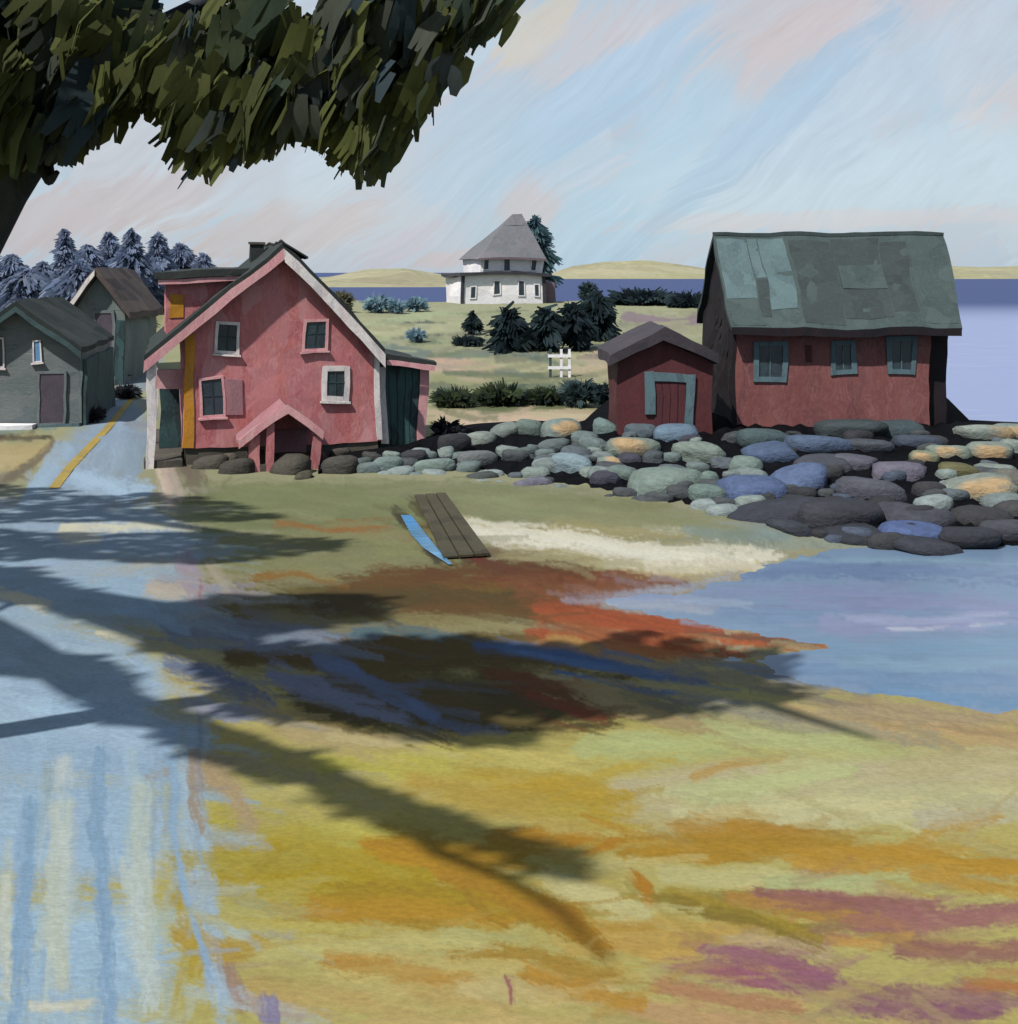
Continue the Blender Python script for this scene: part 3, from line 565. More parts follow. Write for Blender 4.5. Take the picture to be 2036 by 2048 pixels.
def mesh_grid(name, X, Y, Z, C, mat):
    nr, nc = X.shape; me = bpy.data.meshes.new(name)
    vs = np.stack([X, Y, Z], -1).reshape(-1, 3).astype(np.float32)
    ii = np.arange(nr * nc).reshape(nr, nc)
    fs = np.stack([ii[:-1, :-1], ii[1:, :-1], ii[1:, 1:], ii[:-1, 1:]], -1).reshape(-1, 4)
    me.vertices.add(len(vs)); me.vertices.foreach_set('co', vs.ravel())
    me.loops.add(fs.size); me.loops.foreach_set('vertex_index', fs.ravel().astype(np.int32))
    me.polygons.add(len(fs)); me.polygons.foreach_set('loop_start', np.arange(0, fs.size, 4, dtype=np.int32))
    me.update(calc_edges=True); me.validate()
    me.polygons.foreach_set('use_smooth', np.ones(len(fs), bool))
    ca = me.color_attributes.new('Col', 'FLOAT_COLOR', 'POINT')
    a = np.ones((len(vs), 4), np.float32); a[:, :3] = C.reshape(-1, 3); ca.data.foreach_set('color', a.ravel())
    me.materials.append(mat); o = bpy.data.objects.new(name, me); col.objects.link(o); return o
ground = mesh_grid('ground', GX, GY, GZ, np.clip(COLR, .01, .85), M['ground'])
tag(ground, 'shore meadow, tide flats and pale blue road running back between the houses', kind='structure')
def gz(x, y): return float(height(np.array([float(x)]), np.array([float(y)]))[0])

# water
def sheet(name, pts, mat, z, label):
    o = MB().face(*[(x, y, z) for x, y in pts]).build(name, mat); tag(o, label, kind='structure'); return o
sheet('sea', [(-9000, 42), (9000, 42), (9000, 9000), (-9000, 9000)], M['sea'], ZW - .004, 'open sea behind the houses, deep blue far out')
def cove_sheet():
    global CV
    py = np.arange(528, 760, 2.0); dr = F * (H - ZW) / (py - HY); sc_ = np.concatenate([np.linspace(.0, .52, 260), np.linspace(.53, 1.6, 20)])
    Dm, Sm = np.meshgrid(dr, sc_, indexing='ij'); X = Sm * Dm; Y = Dm
    Uu = (CX + F * Sm) / K; Vv = (HY + F * (H - ZW) / Dm) / K
    ES = E_SUN * 1.0
    C = np.zeros(X.shape + (3,)) + np.array(hexl('#84a0c2')) / ES
    CV = dict(U=Uu, V=Vv, C=C, row=Vv[:, 0])
    def st(h, w, p, op=.85): stroke(None, w, p, op=op, dry=.95, soft=.6, colr=np.array(hexl(h)) / ES)
    for h, w, p in (('#7088b4', 50, [(1400, 1075), (1600, 1070), (1950, 1090)]), ('#8fb0cc', 14, [(1460, 1056), (1650, 1056), (1950, 1064)]), ('#8b9cc4', 46, [(1180, 1135), (1400, 1120), (1700, 1115)]), ('#8f98c4', 60, [(1500, 1130), (1700, 1140), (1950, 1150)]),
                    ('#7f9cc2', 44, [(1380, 1160), (1600, 1165), (1800, 1170)]), ('#9aa2cc', 44, [(1560, 1180), (1750, 1185), (1950, 1170)]), ('#a8b2d6', 16, [(1600, 1168), (1720, 1172), (1900, 1160)]), ('#7ea4c6', 50, [(1540, 1225), (1700, 1230), (1950, 1220)]), ('#7698c0', 50, [(1450, 1255), (1650, 1275), (1900, 1285)]),
                    ('#88abc8', 36, [(1600, 1250), (1800, 1260), (1950, 1250)]), ('#6f98c2', 40, [(1650, 1300), (1800, 1320), (1960, 1330)]), ('#c4cce4', 9, [(1675, 1183), (1740, 1188), (1790, 1180)]), ('#c0c8e0', 7, [(1830, 1180), (1900, 1176)]), ('#a9b3c6', 26, [(1140, 1138), (1240, 1142), (1340, 1158)]), ('#9fb4d0', 20, [(1280, 1130), (1420, 1140)])):
        st(h, w, p)
    r = random.Random(9)
    for _ in range(150):
        x = r.uniform(1120, 1960); y = r.uniform(1050, 1340); i = int(np.argmin(abs(Vv[:, 0] - y))); j = int(np.argmin(abs(Uu[0] - x + r.uniform(-60, 60))))
        ln_ = r.uniform(40, 150); stroke(None, r.uniform(6, 18), [(x - ln_ / 2, y), (x + ln_ / 2, y + r.uniform(-3, 6))], op=r.uniform(.3, .7), dry=.95, colr=C[i, j] * r.uniform(.88, 1.14))
    o = mesh_grid('cove_water', X, Y, X * 0 + ZW, C, M['cove'])
    tag(o, 'calm blue water of the small cove', kind='structure')
cove_sheet()
ditch = MB()
q = [gnd(766, 972), gnd(790, 1010), gnd(812, 1035), gnd(850, 1066)]
for i in range(3):
    a, b = q[i], q[i + 1]; w0, w1 = (.13, .17, .15, .04)[i], (.13, .17, .15, .04)[i + 1]
    za, zb = gz(a.x, a.y) + .03, gz(b.x, b.y) + .03
    ditch.face((a.x - w0, a.y, za), (b.x - w1, b.y, zb), (b.x + w1, b.y, zb), (a.x + w0, a.y, za))
tag(ditch.build('ditch_water', M['ditch']), 'narrow run of bright blue water in the dark ditch', kind='structure')

# far shore
def hill(name, pts, d, label):
    m = MB(); n = len(pts)
    for i in range(n - 1):
        (x0, y0), (x1, y1) = pts[i], pts[i + 1]
        a, b = at(x0, y0, d), at(x1, y1, d)
        for (dy0, k0, dy1, k1) in ((-.14 * d, 0, -.05 * d, .65), (-.05 * d, .65, 0, 1), (0, 1, .17 * d, .8), (.17 * d, .8, .5 * d, 0)):
            f = lambda p, dy, k: (p.x, d + dy, ZW - .3 + (p.z - ZW + .3) * k)
            m.face(f(a, dy0, k0), f(b, dy0, k0), f(b, dy1, k1), f(a, dy1, k1))
    o = m.build(name, M['hill'], smooth=True); tag(o, label, kind='structure')
hill('far_hill', [(-900, 530), (200, 528), (600, 528), (640, 520), (690, 508), (760, 506), (800, 520), (860, 522), (960, 522), (1040, 520), (1080, 502), (1140, 494), (1220, 491), (1290, 500), (1340, 508), (1500, 512), (1700, 510), (1790, 502), (1850, 504), (1921, 502), (2100, 508), (2500, 524), (3000, 530)], 1150, 'low olive hills of the far shore across the sea')

hill('headland', [(300, 540), (560, 534), (640, 522), (700, 512), (770, 511), (830, 520), (900, 528), (960, 538)], 520, 'low olive headland between the pink house and the white house')
def ghit(x, y, dmin=20, dmax=140):
    """where the sight line through a photo point meets the ground"""
    r = ray(x, y); d = np.linspace(dmin, dmax, 1500)
    g = height(r.x * d, d); k = np.nonzero(H + r.z * d <= g)[0]
    d0 = d[k[0]] if len(k) else dmax
    return Vector((r.x * d0, d0, gz(r.x * d0, d0)))

# ------------------------------------------------------------------ building helpers
def bars(pl, t0, t1, z0, z1, w, dep0, dep1):
    """four boards round an opening"""
    m = MB()
    m.slab(pl, t0 - w, t0, dep0, dep1, z0 - w, z1 + w); m.slab(pl, t1, t1 + w, dep0, dep1, z0 - w, z1 + w)
    m.slab(pl, t0 + .001, t1 - .001, dep0 + .003, dep1, z1, z1 + w - .002); m.slab(pl, t0 + .001, t1 - .001, dep0 + .003, dep1, z0 - w + .002, z0)
    return m
def window(pl, parent, x0, x1, y0, y1, fw, mframe, dep=0.0, sill=True, mid=True, mglass=None, name='window'):
    a = pl.tz(x0, y1, dep); b = pl.tz(x1, y0, dep); t0, t1, z0, z1 = a[0], b[0], a[1], b[1]
    w = MB().slab(pl, t0, t1, dep - .015, dep + .02, z0, z1).build(name, mglass or M['glass'], parent)
    bars(pl, t0, t1, z0, z1, fw, dep - .055, dep + .02).build('frame', mframe, w, bevel=.008)
    if sill: MB().slab(pl, t0 - fw - .05, t1 + fw + .05, dep - .12, dep + .01, z0 - fw - .06, z0 - fw - .003).build('sill', mframe, w, bevel=.008)
    if mid:
        zm = z0 + (z1 - z0) * .55; tm = (t0 + t1) / 2
        g = MB(); g.slab(pl, t0 + .001, t1 - .001, dep - .034, dep - .012, zm - .018, zm + .018); g.slab(pl, tm - .014, tm + .014, dep - .038, dep - .013, z0 + .001, z1 - .001)
        g.build('muntin', M['teal_dark'], w)
    return (t0, t1, z0, z1), w
def band(pl, pts, w_up, w_dn, dep0, dep1):
    """board following a polyline in the facade plane"""
    m = MB()
    for (ta, za), (tb, zb) in zip(pts[:-1], pts[1:]):
        q = [(ta, za - w_dn), (tb, zb - w_dn), (tb, zb + w_up), (ta, za + w_up)]
        m.prism([pl.p(t, dep0, z) for t, z in q], pl.r * (dep1 - dep0))
    return m

# ------------------------------------------------------------------ pink house
o = at(345, 850, 34.2); PK = Plane((o.x, o.y, 0), math.radians(17))
hs = thing('pink_house', (o.x, o.y, 0), 'pink gabled house with black roof, side porch and small gabled entry', 'house')
W = PK.tz(715, 838)[0]; ZB = .48
tp, zp = PK.tz(533, 474); tl, zl = PK.tz(272, 688); tr, zr = PK.tz(722, 672)
zl0 = zp + (zl - zp) * (tp - 0.0) / (tp - tl); zrw = zp + (zr - zp) * (W - tp) / (tr - tp); DEP = 7.4
MB().prism([PK.p(0, 0, ZB), PK.p(W, 0, ZB), PK.p(W + .04, 0, zrw), PK.p(tp, 0, zp), PK.p(-.03, 0, zl0)], PK.r * DEP).build('wall', M['pink'], hs)
MB().slab(PK, .1, W - .1, .06, DEP - .1, -.3, ZB - .002).build('foundation', M['rubble'], hs)
rf = MB()
lift, th, ov = .30, .17, .42
rf.prism([PK.p(t, -ov, z) for t, z in ((tl, zl + lift - th), (tp, zp + lift - th), (tp, zp + lift), (tl, zl + lift))], PK.r * (DEP + 2 * ov))
roof = rf.build('roof', M['roof_black'], hs)
MB().prism([PK.p(t, -ov, z) for t, z in ((tp + .002, zp + lift - th), (tr, zr + lift - th), (tr, zr + lift), (tp + .002, zp + lift))], PK.r * (DEP + 2 * ov)).build('roof', M['roof_black'], hs)
band(PK, [(tl, zl + lift - th), (tp, zp + lift - th)], -.004, .34, -ov - .05, -ov + .002).build('bargeboard', M['pink_pale'], hs, bevel=.01)
band(PK, [(tp, zp + lift - th), (tr, zr + lift - th)], -.004, .44, -ov - .06, -ov + .002).build('bargeboard', M['trim'], hs, bevel=.01)
band(PK, [(tp - .05, zp + lift + .004), (tp + .7, zp + lift - .5)], .06, 0, -ov - .05, DEP + ov).build('ridge_cap', M['roof_black'], hs)
# chimney stub and ridge hump behind
c0 = MB().slab(PK, tp - .75, tp - .30, 3.4, 3.9, zp - .6, zp + .30).build('chimney', M['roof_black'], hs, bevel=.03)
MB().slab(PK, tp - .80, tp - .25, 3.35, 3.95, zp + .30, zp + .37).build('cap', M['rubble'], c0)
MB().slab(PK, .0, .30, -.035, .0, ZB + .02, zl0 - .06).build('corner_board', M['yellow'], hs, bevel=.01)
MB().slab(PK, W - .14, W + .05, -.04, .0, ZB + .05, zrw - .02).build('corner_board', M['trim'], hs, bevel=.01)
# side porch under the long left slope
MB().slab(PK, tl + .10, tl + .34, -ov + .06, -ov + .30, -.1, zl + lift - th - .02).build('porch_post', M['trim'], hs, bevel=.015)
MB().slab(PK, tl + .12, tl + .32, 3.4, 3.6, -.1, zl + lift - th - .02).build('porch_post', M['trim'], hs, bevel=.015)
MB().slab(PK, tl + .05, -.002, -.3, DEP - .2, -.15, .20).build('porch_floor', M['rubble'], hs)
MB().slab(PK, -.72, -.05, 2.2, 2.3, .2, 2.7).build('porch_screen', M['teal_dark'], hs)
MB().slab(PK, tl + .34, -.02, .55, .65, 2.3, 2.9).build('porch_beam', M['pink_pale'], hs)
window(PK, hs, 411, 448, 614, 664, .10, M['trim'])
window(PK, hs, 577, 613, 608, 659, .09, M['pink_pale'])
(a0, a1, b0, b1), _ = window(PK, hs, 380, 420, 716, 781, .08, M['pink_pale'])
MB().slab(PK, a1 + .10, a1 + .62, -.05, -.004, b0 - .02, b1 - .02).build('shutter', M['shutter'], hs, bevel=.01)
window(PK, hs, 617, 649, 702, 750, .16, M['trim'])
# gabled entry
dp = -1.9
gA = PK.tz(540, 772, dp); gL = PK.tz(452, 838, dp); gR = PK.tz(608, 822, dp)
en = MB()
en.prism([PK.p(t, dp, z) for t, z in ((gL[0], gL[1]), (gA[0], gA[1]), (gA[0], gA[1] + .11), (gL[0], gL[1] + .11))], PK.r * 1.88)
en.prism([PK.p(t, dp, z) for t, z in ((gA[0] + .002, gA[1]), (gR[0], gR[1]), (gR[0], gR[1] + .11), (gA[0] + .002, gA[1] + .11))], PK.r * 1.88)
en.build('entry_roof', M['shutter'], hs)
band(PK, [gL, gA, gR], .13, .14, dp - .06, dp - .002).build('entry_bargeboard', M['pink_pale'], hs, bevel=.01)
for x0, x1, yb in ((474, 492, 896), (503, 517, 898), (588, 606, 902)):
    t0 = PK.tz(x0, 850, dp)[0]; t1 = PK.tz(x1, 850, dp)[0]; zt = min(gA[1], gL[1] + (t0 - gL[0]) * (gA[1] - gL[1]) / (gA[0] - gL[0])) if t0 < gA[0] else gR[1] + (gR[0] - t1) * (gA[1] - gR[1]) / (gR[0] - gA[0])
    MB().slab(PK, t0, t1, dep0 := dp + .04, dp + .26, -.2, zt - .02).build('entry_post', M['pink'], hs, bevel=.015)
ta = PK.tz(515, 800, -.02)[0]; tb = PK.tz(578, 800, -.02)[0]
MB().slab(PK, ta, tb, -.07, -.002, .25, min(gL[1], gR[1]) + .1).build('entry_door', M['shutter'], hs, bevel=.01)
MB().slab(PK, gL[0] + .3, gR[0] - .1, dp + .05, -.03, -.2, .24).build('entry_step', M['rubble'], hs, bevel=.03)
# dormer on the left slope
def slope_l(t): return zp + lift + (zl - zp) * (tp - t) / (tp - tl)
d0, d1 = 2.0, 4.6
td, zd = PK.tz(312, 520, d0); te, ze = PK.tz(470, 512, d0)
MB().prism([PK.p(t, d0, z) for t, z in ((td, slope_l(td) - .1), (te - .2, slope_l(te - .2) - .1), (te - .2, zd - .05), (td, zd - .12))], PK.r * (d1 - d0)).build('dormer', M['pink'], hs)
MB().prism([PK.p(t, d0 - .35, z) for t, z in ((td - .32, zd - .12), (te + .5, ze - .05), (te + .5, ze + .17), (td - .32, zd + .12))], PK.r * (d1 - d0 + .6)).build('dormer_roof', M['roof_black'], hs)
band(PK, [(td - .22, zd - .14), (te - .2, ze - .12)], 0, .16, d0 - .3, d0 - .24).build('dormer_trim', M['pink_pale'], hs)
MB().slab(PK, td + .12, td + .55, d0 - .03, d0, slope_l(td + .5) + .12, zd - .62).build('dormer_panel', M['yellow'], hs)
# lean-to on the right
ax0, az0 = PK.tz(724, 690, .6); ax1, az1 = PK.tz(808, 692, .6)
AL = W + .07
MB().prism([PK.p(AL, .6, .1), PK.p(ax1 - .05, .6, .1), PK.p(ax1 - .05, .6, az1), PK.p(AL, .6, az1 + .35)], PK.r * 4.5).build('lean_to', M['teal_dark'], hs)
MB().prism([PK.p(t, .15, z) for t, z in ((AL - .02, az1 + .42), (ax1 + .18, az1 + .02), (ax1 + .18, az1 + .13), (AL - .02, az1 + .62))], PK.r * 5.2).build('lean_to_roof', M['roof_black'], hs)
band(PK, [(AL + .25, az1 + .36), (ax1 + .12, az1 + .02)], 0, .17, .09, .148).build('fascia', M['pink_pale'], hs)
MB().slab(PK, ax1 - .34, ax1 - .04, .5, .598, .0, az1 - .05).build('corner_board', M['pink_pale'], hs, bevel=.01)
MB().slab(PK, AL + .02, AL + .28, .46, .6, .3, az1 + .1).build('corner_board', M['trim'], hs, bevel=.01)
for i in range(4):
    t = AL + .42 + i * .24
    MB().slab(PK, t, t + .21, .56, .598, .2, az1 + .0).build('plank', M['teal_dark'], hs, bevel=.01)

# ------------------------------------------------------------------ grey houses on the left
def grey_house():
    o = gnd(0, 806); PL = Plane((o.x, o.y, 0), math.radians(10))
    h = thing('grey_house', (o.x, o.y, 0), 'grey boarded house with dark teal eaves, cut by the left edge', 'house')
    tw = PL.tz(152, 800)[0]; tp, zp = PL.tz(36, 580); te, ze = PL.tz(156, 668); tl = 2 * tp - te
    zw = zp + (ze - zp) * (tw - tp) / (te - tp)
    MB().prism([PL.p(2 * tp - tw, 0, -.1), PL.p(tw, 0, -.1), PL.p(tw, 0, zw), PL.p(tp, 0, zp), PL.p(2 * tp - tw, 0, zw)], PL.r * 6.5).build('wall', M['grey_wall'], h)
    for sgn in (-1, 1):
        tt = te if sgn > 0 else tl
        q = [(tp + .002 * sgn, zp + .08), (tt, ze + .08), (tt, ze + .27), (tp + .002 * sgn, zp + .3)]
        MB().prism([PL.p(t, -.5, z) for t, z in q], PL.r * 7.4).build('roof', M['roof_black'], h)
        band(PL, [(tp, zp + .08), (tt, ze + .08)], -.003, .24, -.56, -.45).build('bargeboard', M['grey_roof'], h)
    MB().slab(PL, tw + .002, tw + .16, .0, 6.4, -.1, zw - .25).build('shaded_side', M['grey_roof'], h)  # darker slab puts the side wall's shade into colour
    MB().slab(PL, tw - .10, tw, -.05, -.002, 0, zw - .1).build('corner_board', M['grey_wall2'], h)
    window(PL, h, 65, 75, 645, 680, .05, M['trim'], mglass=M['blue_glass'], mid=False)
    window(PL, h, -6, 7, 640, 690, .06, M['trim'], mid=False)
    a = PL.tz(74, 790, -.02); b = PL.tz(119, 702, -.02)
    d = MB().slab(PL, a[0], b[0], -.06, -.002, .02, b[1]).build('door', M['mauve_door'], h)
    bars(PL, a[0], b[0], .16, b[1], .09, -.09, -.001).build('frame', M['grey_wall2'], d)
    c = PL.tz(-20, 792, -.3)[0]; e = PL.tz(66, 792, -.3)[0]
    MB().slab(PL, c, e, -.9, -.1, -.1, .16).build('door_step', M['white_wall'], h, bevel=.02)
    MB().slab(PL, c - 2, tw, -.35, -.005, -.1, .08).build('plinth', M['teal_frame'], h)
    # tall one behind
    o = ghit(150, 727, 40, 110); PL = Plane((o.x, o.y, 0), math.radians(6)); zg = o.z
    h = thing('grey_house', (o.x, o.y, zg), 'narrow grey-green house with brown roof edge, farther up the road', 'house')
    t0 = 0; tw = PL.tz(216, 727)[0]; tp, zp = PL.tz(188, 521); tl, zl = PL.tz(124, 606); te, ze = PL.tz(250, 604)
    f = lambda t: zp + (zl - zp) * (tp - t) / (tp - tl) if t < tp else zp + (ze - zp) * (t - tp) / (te - tp)
    t1 = PL.tz(238, 700)[0]; t0 = PL.tz(140, 700)[0]
    MB().prism([PL.p(t0, 0, zg - .3), PL.p(t1, 0, zg - .3), PL.p(t1, 0, f(t1)), PL.p(tp, 0, zp), PL.p(t0, 0, f(t0))], PL.r * 7).build('wall', M['grey_wall2'], h)
    for tt, zz in ((tl, zl), (te, ze)):
        MB().prism([PL.p(t, -.6, z) for t, z in ((tp + (.003 if tt > tp else 0), zp + .05), (tt, zz + .05), (tt, zz + .4), (tp + (.003 if tt > tp else 0), zp + .42))], PL.r * 8.2).build('roof', M['brown_roof'], h)
    band(PL, [(tl, zl + .1), (tp, zp + .1)], .2, .12, -.68, -.605).build('bargeboard', M['trim'], h)
    a = PL.tz(180, 700, -.02); b = PL.tz(213, 592, -.02)
    d = MB().slab(PL, a[0], b[0], -.06, -.002, a[1], b[1]).build('loading_door', M['mauve_door'], h)
    bars(PL, a[0], b[0], a[1], b[1], .16, -.1, -.001).build('frame', M['grey_wall'], d)
    MB().slab(PL, PL.tz(220, 700)[0], t1 - .02, -.08, -.003, zg, f(t1) - .5).build('shaded_side', M['teal_dark'], h)  # dark strip paints the shaded right side onto the front
grey_house()

# yellow centre line
ln = MB(); q = [(102, 922), (130, 885), (165, 848), (200, 812), (228, 778), (250, 752)]
for i in range(len(q) - 1):
    a, b = ghit(*q[i]), ghit(*q[i + 1]); w = .15
    ln.face((a.x - w, a.y, a.z + .02), (a.x + w, a.y, a.z + .02), (b.x + w, b.y, b.z + .02), (b.x - w, b.y, b.z + .02))
tag(ln.build('road_marking', M['yellow_line']), 'worn yellow centre line on the pale blue road', kind='structure')

# ------------------------------------------------------------------ rock embankment
XT = [600, 660, 760, 860, 900, 1000, 1160, 1340, 1500, 1800, 1921, 2100, 2300]
YT = [885, 862, 850, 812, 806, 800, 806, 812, 806, 800, 806, 815, 830]
YB = [905, 908, 910, 912, 918, 942, 955, 992, 1024, 1048, 1040, 1000, 950]
ZT = [.15, .3, .4, .5, .5, .5, .7, .74, .74, .74, .6, .3, .0]
def emb(x, f):
    """point on the bank's face: f = 0 at its foot, 1 at its crest"""
    yt, yb, zt = np.interp(x, XT, YT), np.interp(x, XT, YB), np.interp(x, XT, ZT)
    y = yb + (yt - yb) * f; z = -.25 + (zt + .25) * (f ** .8)
    return gnd(x, y, z)
rk = thing('rock_bank', emb(1300, 0), 'long bank of teal and slate boulders below the red sheds', 'boulder bank')
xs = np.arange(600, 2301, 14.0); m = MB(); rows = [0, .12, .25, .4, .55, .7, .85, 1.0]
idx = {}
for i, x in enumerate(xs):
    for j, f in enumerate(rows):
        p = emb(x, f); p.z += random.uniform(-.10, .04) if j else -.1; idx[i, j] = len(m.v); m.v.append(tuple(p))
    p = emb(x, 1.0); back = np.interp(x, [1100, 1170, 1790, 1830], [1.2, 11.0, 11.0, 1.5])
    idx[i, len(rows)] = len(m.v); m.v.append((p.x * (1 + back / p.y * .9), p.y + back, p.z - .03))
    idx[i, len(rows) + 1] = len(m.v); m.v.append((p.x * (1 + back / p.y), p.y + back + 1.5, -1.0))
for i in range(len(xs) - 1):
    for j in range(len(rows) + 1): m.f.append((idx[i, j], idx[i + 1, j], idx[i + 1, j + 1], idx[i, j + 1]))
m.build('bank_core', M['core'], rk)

def rock_mesh(p, rx, ry, rz, colh, tan_highlight=None, seed=0, parent=None, name='boulder'):
    r = random.Random(seed); m = MB(); nu, nv = 11, 7
    bumps = [(Vector((r.uniform(-1, 1), r.uniform(-1, 1), r.uniform(-.4, 1))).normalized(), r.uniform(-.38, .22), r.uniform(.4, 1.0)) for _ in range(7)]
    yaw = r.uniform(-.4, .4); tilt = r.uniform(-.12, .12)
    cs = []; base = np.array(hexl(colh, .25)) * .43
    lc = np.array(hexl(tan_highlight, .3)) * .42 if tan_highlight else None; ldir = Vector((r.uniform(-.5, .7), -.7, r.uniform(.2, .7))).normalized()
    for j in range(nv + 1):
        th_ = math.pi * j / nv
        for i in range(nu):
            ph = 2 * math.pi * i / nu
            d = Vector((math.sin(th_) * math.cos(ph), math.sin(th_) * math.sin(ph), math.cos(th_)))
            s_ = 1.0
            for bd, am, w_ in bumps:
                k = max(0, d.dot(bd) - (1 - w_)) / w_; s_ += am * k
            e = .66                                          # squarish, worn
            q = Vector((math.copysign(abs(d.x) ** e, d.x) * rx, math.copysign(abs(d.y) ** e, d.y) * ry, math.copysign(abs(d.z) ** e, d.z) * rz)) * s_
            q = Vector((q.x * math.cos(yaw) - q.y * math.sin(yaw), q.x * math.sin(yaw) + q.y * math.cos(yaw), q.z + q.x * tilt))
            m.v.append((p.x + q.x, p.y + q.y, p.z + q.z))
            c = base * r.uniform(.85, 1.15)
            if lc is not None and d.dot(ldir) > .80: c = lc * r.uniform(.9, 1.1)  # tan highlight painted on the side towards the viewer
            cs.append(c)
    for j in range(nv):
        for i in range(nu):
            m.f.append((j * nu + i, (j + 1) * nu + i, (j + 1) * nu + (i + 1) % nu, j * nu + (i + 1) % nu))
    ob = m.build(name, M['rock'], parent, smooth=True, cols=np.array(cs)); return ob
ROCKS = [  # centre x, y, width, height in the picture, colour, tan highlight
 (672, 884, 60, 36, '#5b6e6e', 0), (732, 886, 58, 38, '#74908f', 0), (815, 884, 80, 40, '#7d9893', 0), (700, 868, 46, 26, '#4a4c4c', 0), (780, 862, 60, 30, '#3c4048', 0), (850, 850, 60, 40, '#34373f', 0),
 (898, 832, 64, 42, '#8d9c98', 0), (905, 872, 76, 42, '#737b80', 0), (905, 912, 60, 26, '#4c5658', 0), (950, 818, 56, 36, '#7d8e8c', 0), (1000, 816, 58, 42, '#6d8580', 0), (985, 862, 76, 36, '#5e7272', 0), (1062, 818, 76, 44, '#7f9694', 1),
 (1000, 916, 92, 36, '#72748a', 0), (1082, 884, 80, 44, '#86a6b6', 0), (1045, 850, 60, 34, '#64767a', 0), (1150, 812, 66, 52, '#71908f', 0), (1142, 884, 56, 44, '#7a918e', 1), (1200, 852, 96, 44, '#7c918a', 1), (1180, 900, 60, 36, '#6c8482', 0), (1120, 848, 50, 36, '#6e8688', 0),
 (1210, 818, 70, 38, '#586c7c', 0), (1272, 826, 72, 40, '#6486a4', 0), (1312, 866, 92, 58, '#82978f', 0), (1250, 912, 130, 54, '#78918b', 0), (1338, 908, 50, 60, '#6e8a86', 0), (1335, 940, 70, 44, '#6b8884', 0), (1404, 886, 66, 42, '#77928d', 0), (1240, 870, 50, 34, '#4c5862', 0), (1380, 832, 50, 30, '#485058', 0),
 (1445, 834, 92, 40, '#4a666e', 0), (1455, 862, 120, 44, '#4d6790', 0), (1545, 842, 130, 40, '#50698e', 0), (1600, 818, 110, 34, '#3c4c54', 0), (1690, 816, 110, 36, '#405660', 0), (1640, 846, 90, 32, '#4c5464', 0), (1740, 838, 80, 32, '#43526a', 0),
 (1420, 935, 120, 60, '#506a9e', 0), (1510, 915, 120, 76, '#5670a2', 0), (1570, 880, 120, 46, '#4a5060', 0), (1650, 930, 130, 66, '#565a6c', 0), (1690, 895, 110, 54, '#6f6c84', 0), (1620, 880, 90, 40, '#5c6074', 0), (1460, 975, 170, 50, '#3a4050', 0), (1590, 985, 200, 56, '#3c3f4c', 0), (1730, 975, 150, 50, '#464a5a', 0), (1720, 1006, 124, 34, '#4c68a4', 0), (1620, 1012, 130, 40, '#363c4a', 0), (1830, 1015, 120, 44, '#343846', 0), (1500, 1005, 130, 36, '#3a4250', 0), (1760, 1034, 130, 30, '#3a3f4e', 0), (1900, 1010, 90, 44, '#4a4e5c', 0),
 (1850, 822, 100, 40, '#8d9e98', 1), (1912, 822, 70, 36, '#7e9290', 1), (1795, 856, 76, 38, '#82988e', 1), (1868, 858, 76, 36, '#86988f', 1), (1745, 868, 60, 30, '#8a9676', 1), (1930, 852, 70, 40, '#889a96', 0), (1880, 892, 84, 40, '#859892', 0), (1805, 892, 84, 32, '#6c6a3e', 0), (1830, 932, 156, 58, '#8b9a92', 1), (1920, 920, 70, 44, '#70706a', 0), (1850, 980, 110, 44, '#3c3d44', 0), (1915, 968, 70, 40, '#484a50', 0), (1760, 930, 60, 40, '#3f4048', 0),
 (1990, 840, 90, 44, '#7d8f8c', 0), (2010, 890, 100, 50, '#74868a', 0), (2090, 870, 100, 46, '#6a7c80', 0), (2000, 935, 90, 44, '#5a646a', 0), (2150, 900, 110, 50, '#6c7c7c', 0), (660, 905, 40, 22, '#4c4e4a', 0),
]
for i, (x, y, w, h, c, li) in enumerate(ROCKS):
    yt, yb = np.interp(x, XT, YT), np.interp(x, XT, YB)
    f = min(1.0, max(0, (yb - y) / (yb - yt))); p = emb(x, f); k = p.y * K / F
    rx, rz = w * k * .55, h * k * .55
    rock_mesh(p + Vector((0, .15, .02)), rx, max(rx * .75, rz), rz * .92, c, '#c7a468' if li else None, 100 + i, rk)
r2 = random.Random(5)
for i in range(130):                                     # small stones wedged between
    x = r2.uniform(660, 1930); f = r2.uniform(.02, .97); p = emb(x, f); s_ = r2.uniform(.16, .36)
    rock_mesh(p, s_ * 1.4, s_, s_ * .7, r2.choice(['#4e565e', '#7a8e90', '#5c6c78', '#869a98', '#44465a', '#6c8284', '#8fa3a6'] if x < 1420 or x > 1760 else ['#3e434a', '#4a5258', '#363842', '#4a5a74', '#44465a']), None, 400 + i, rk)
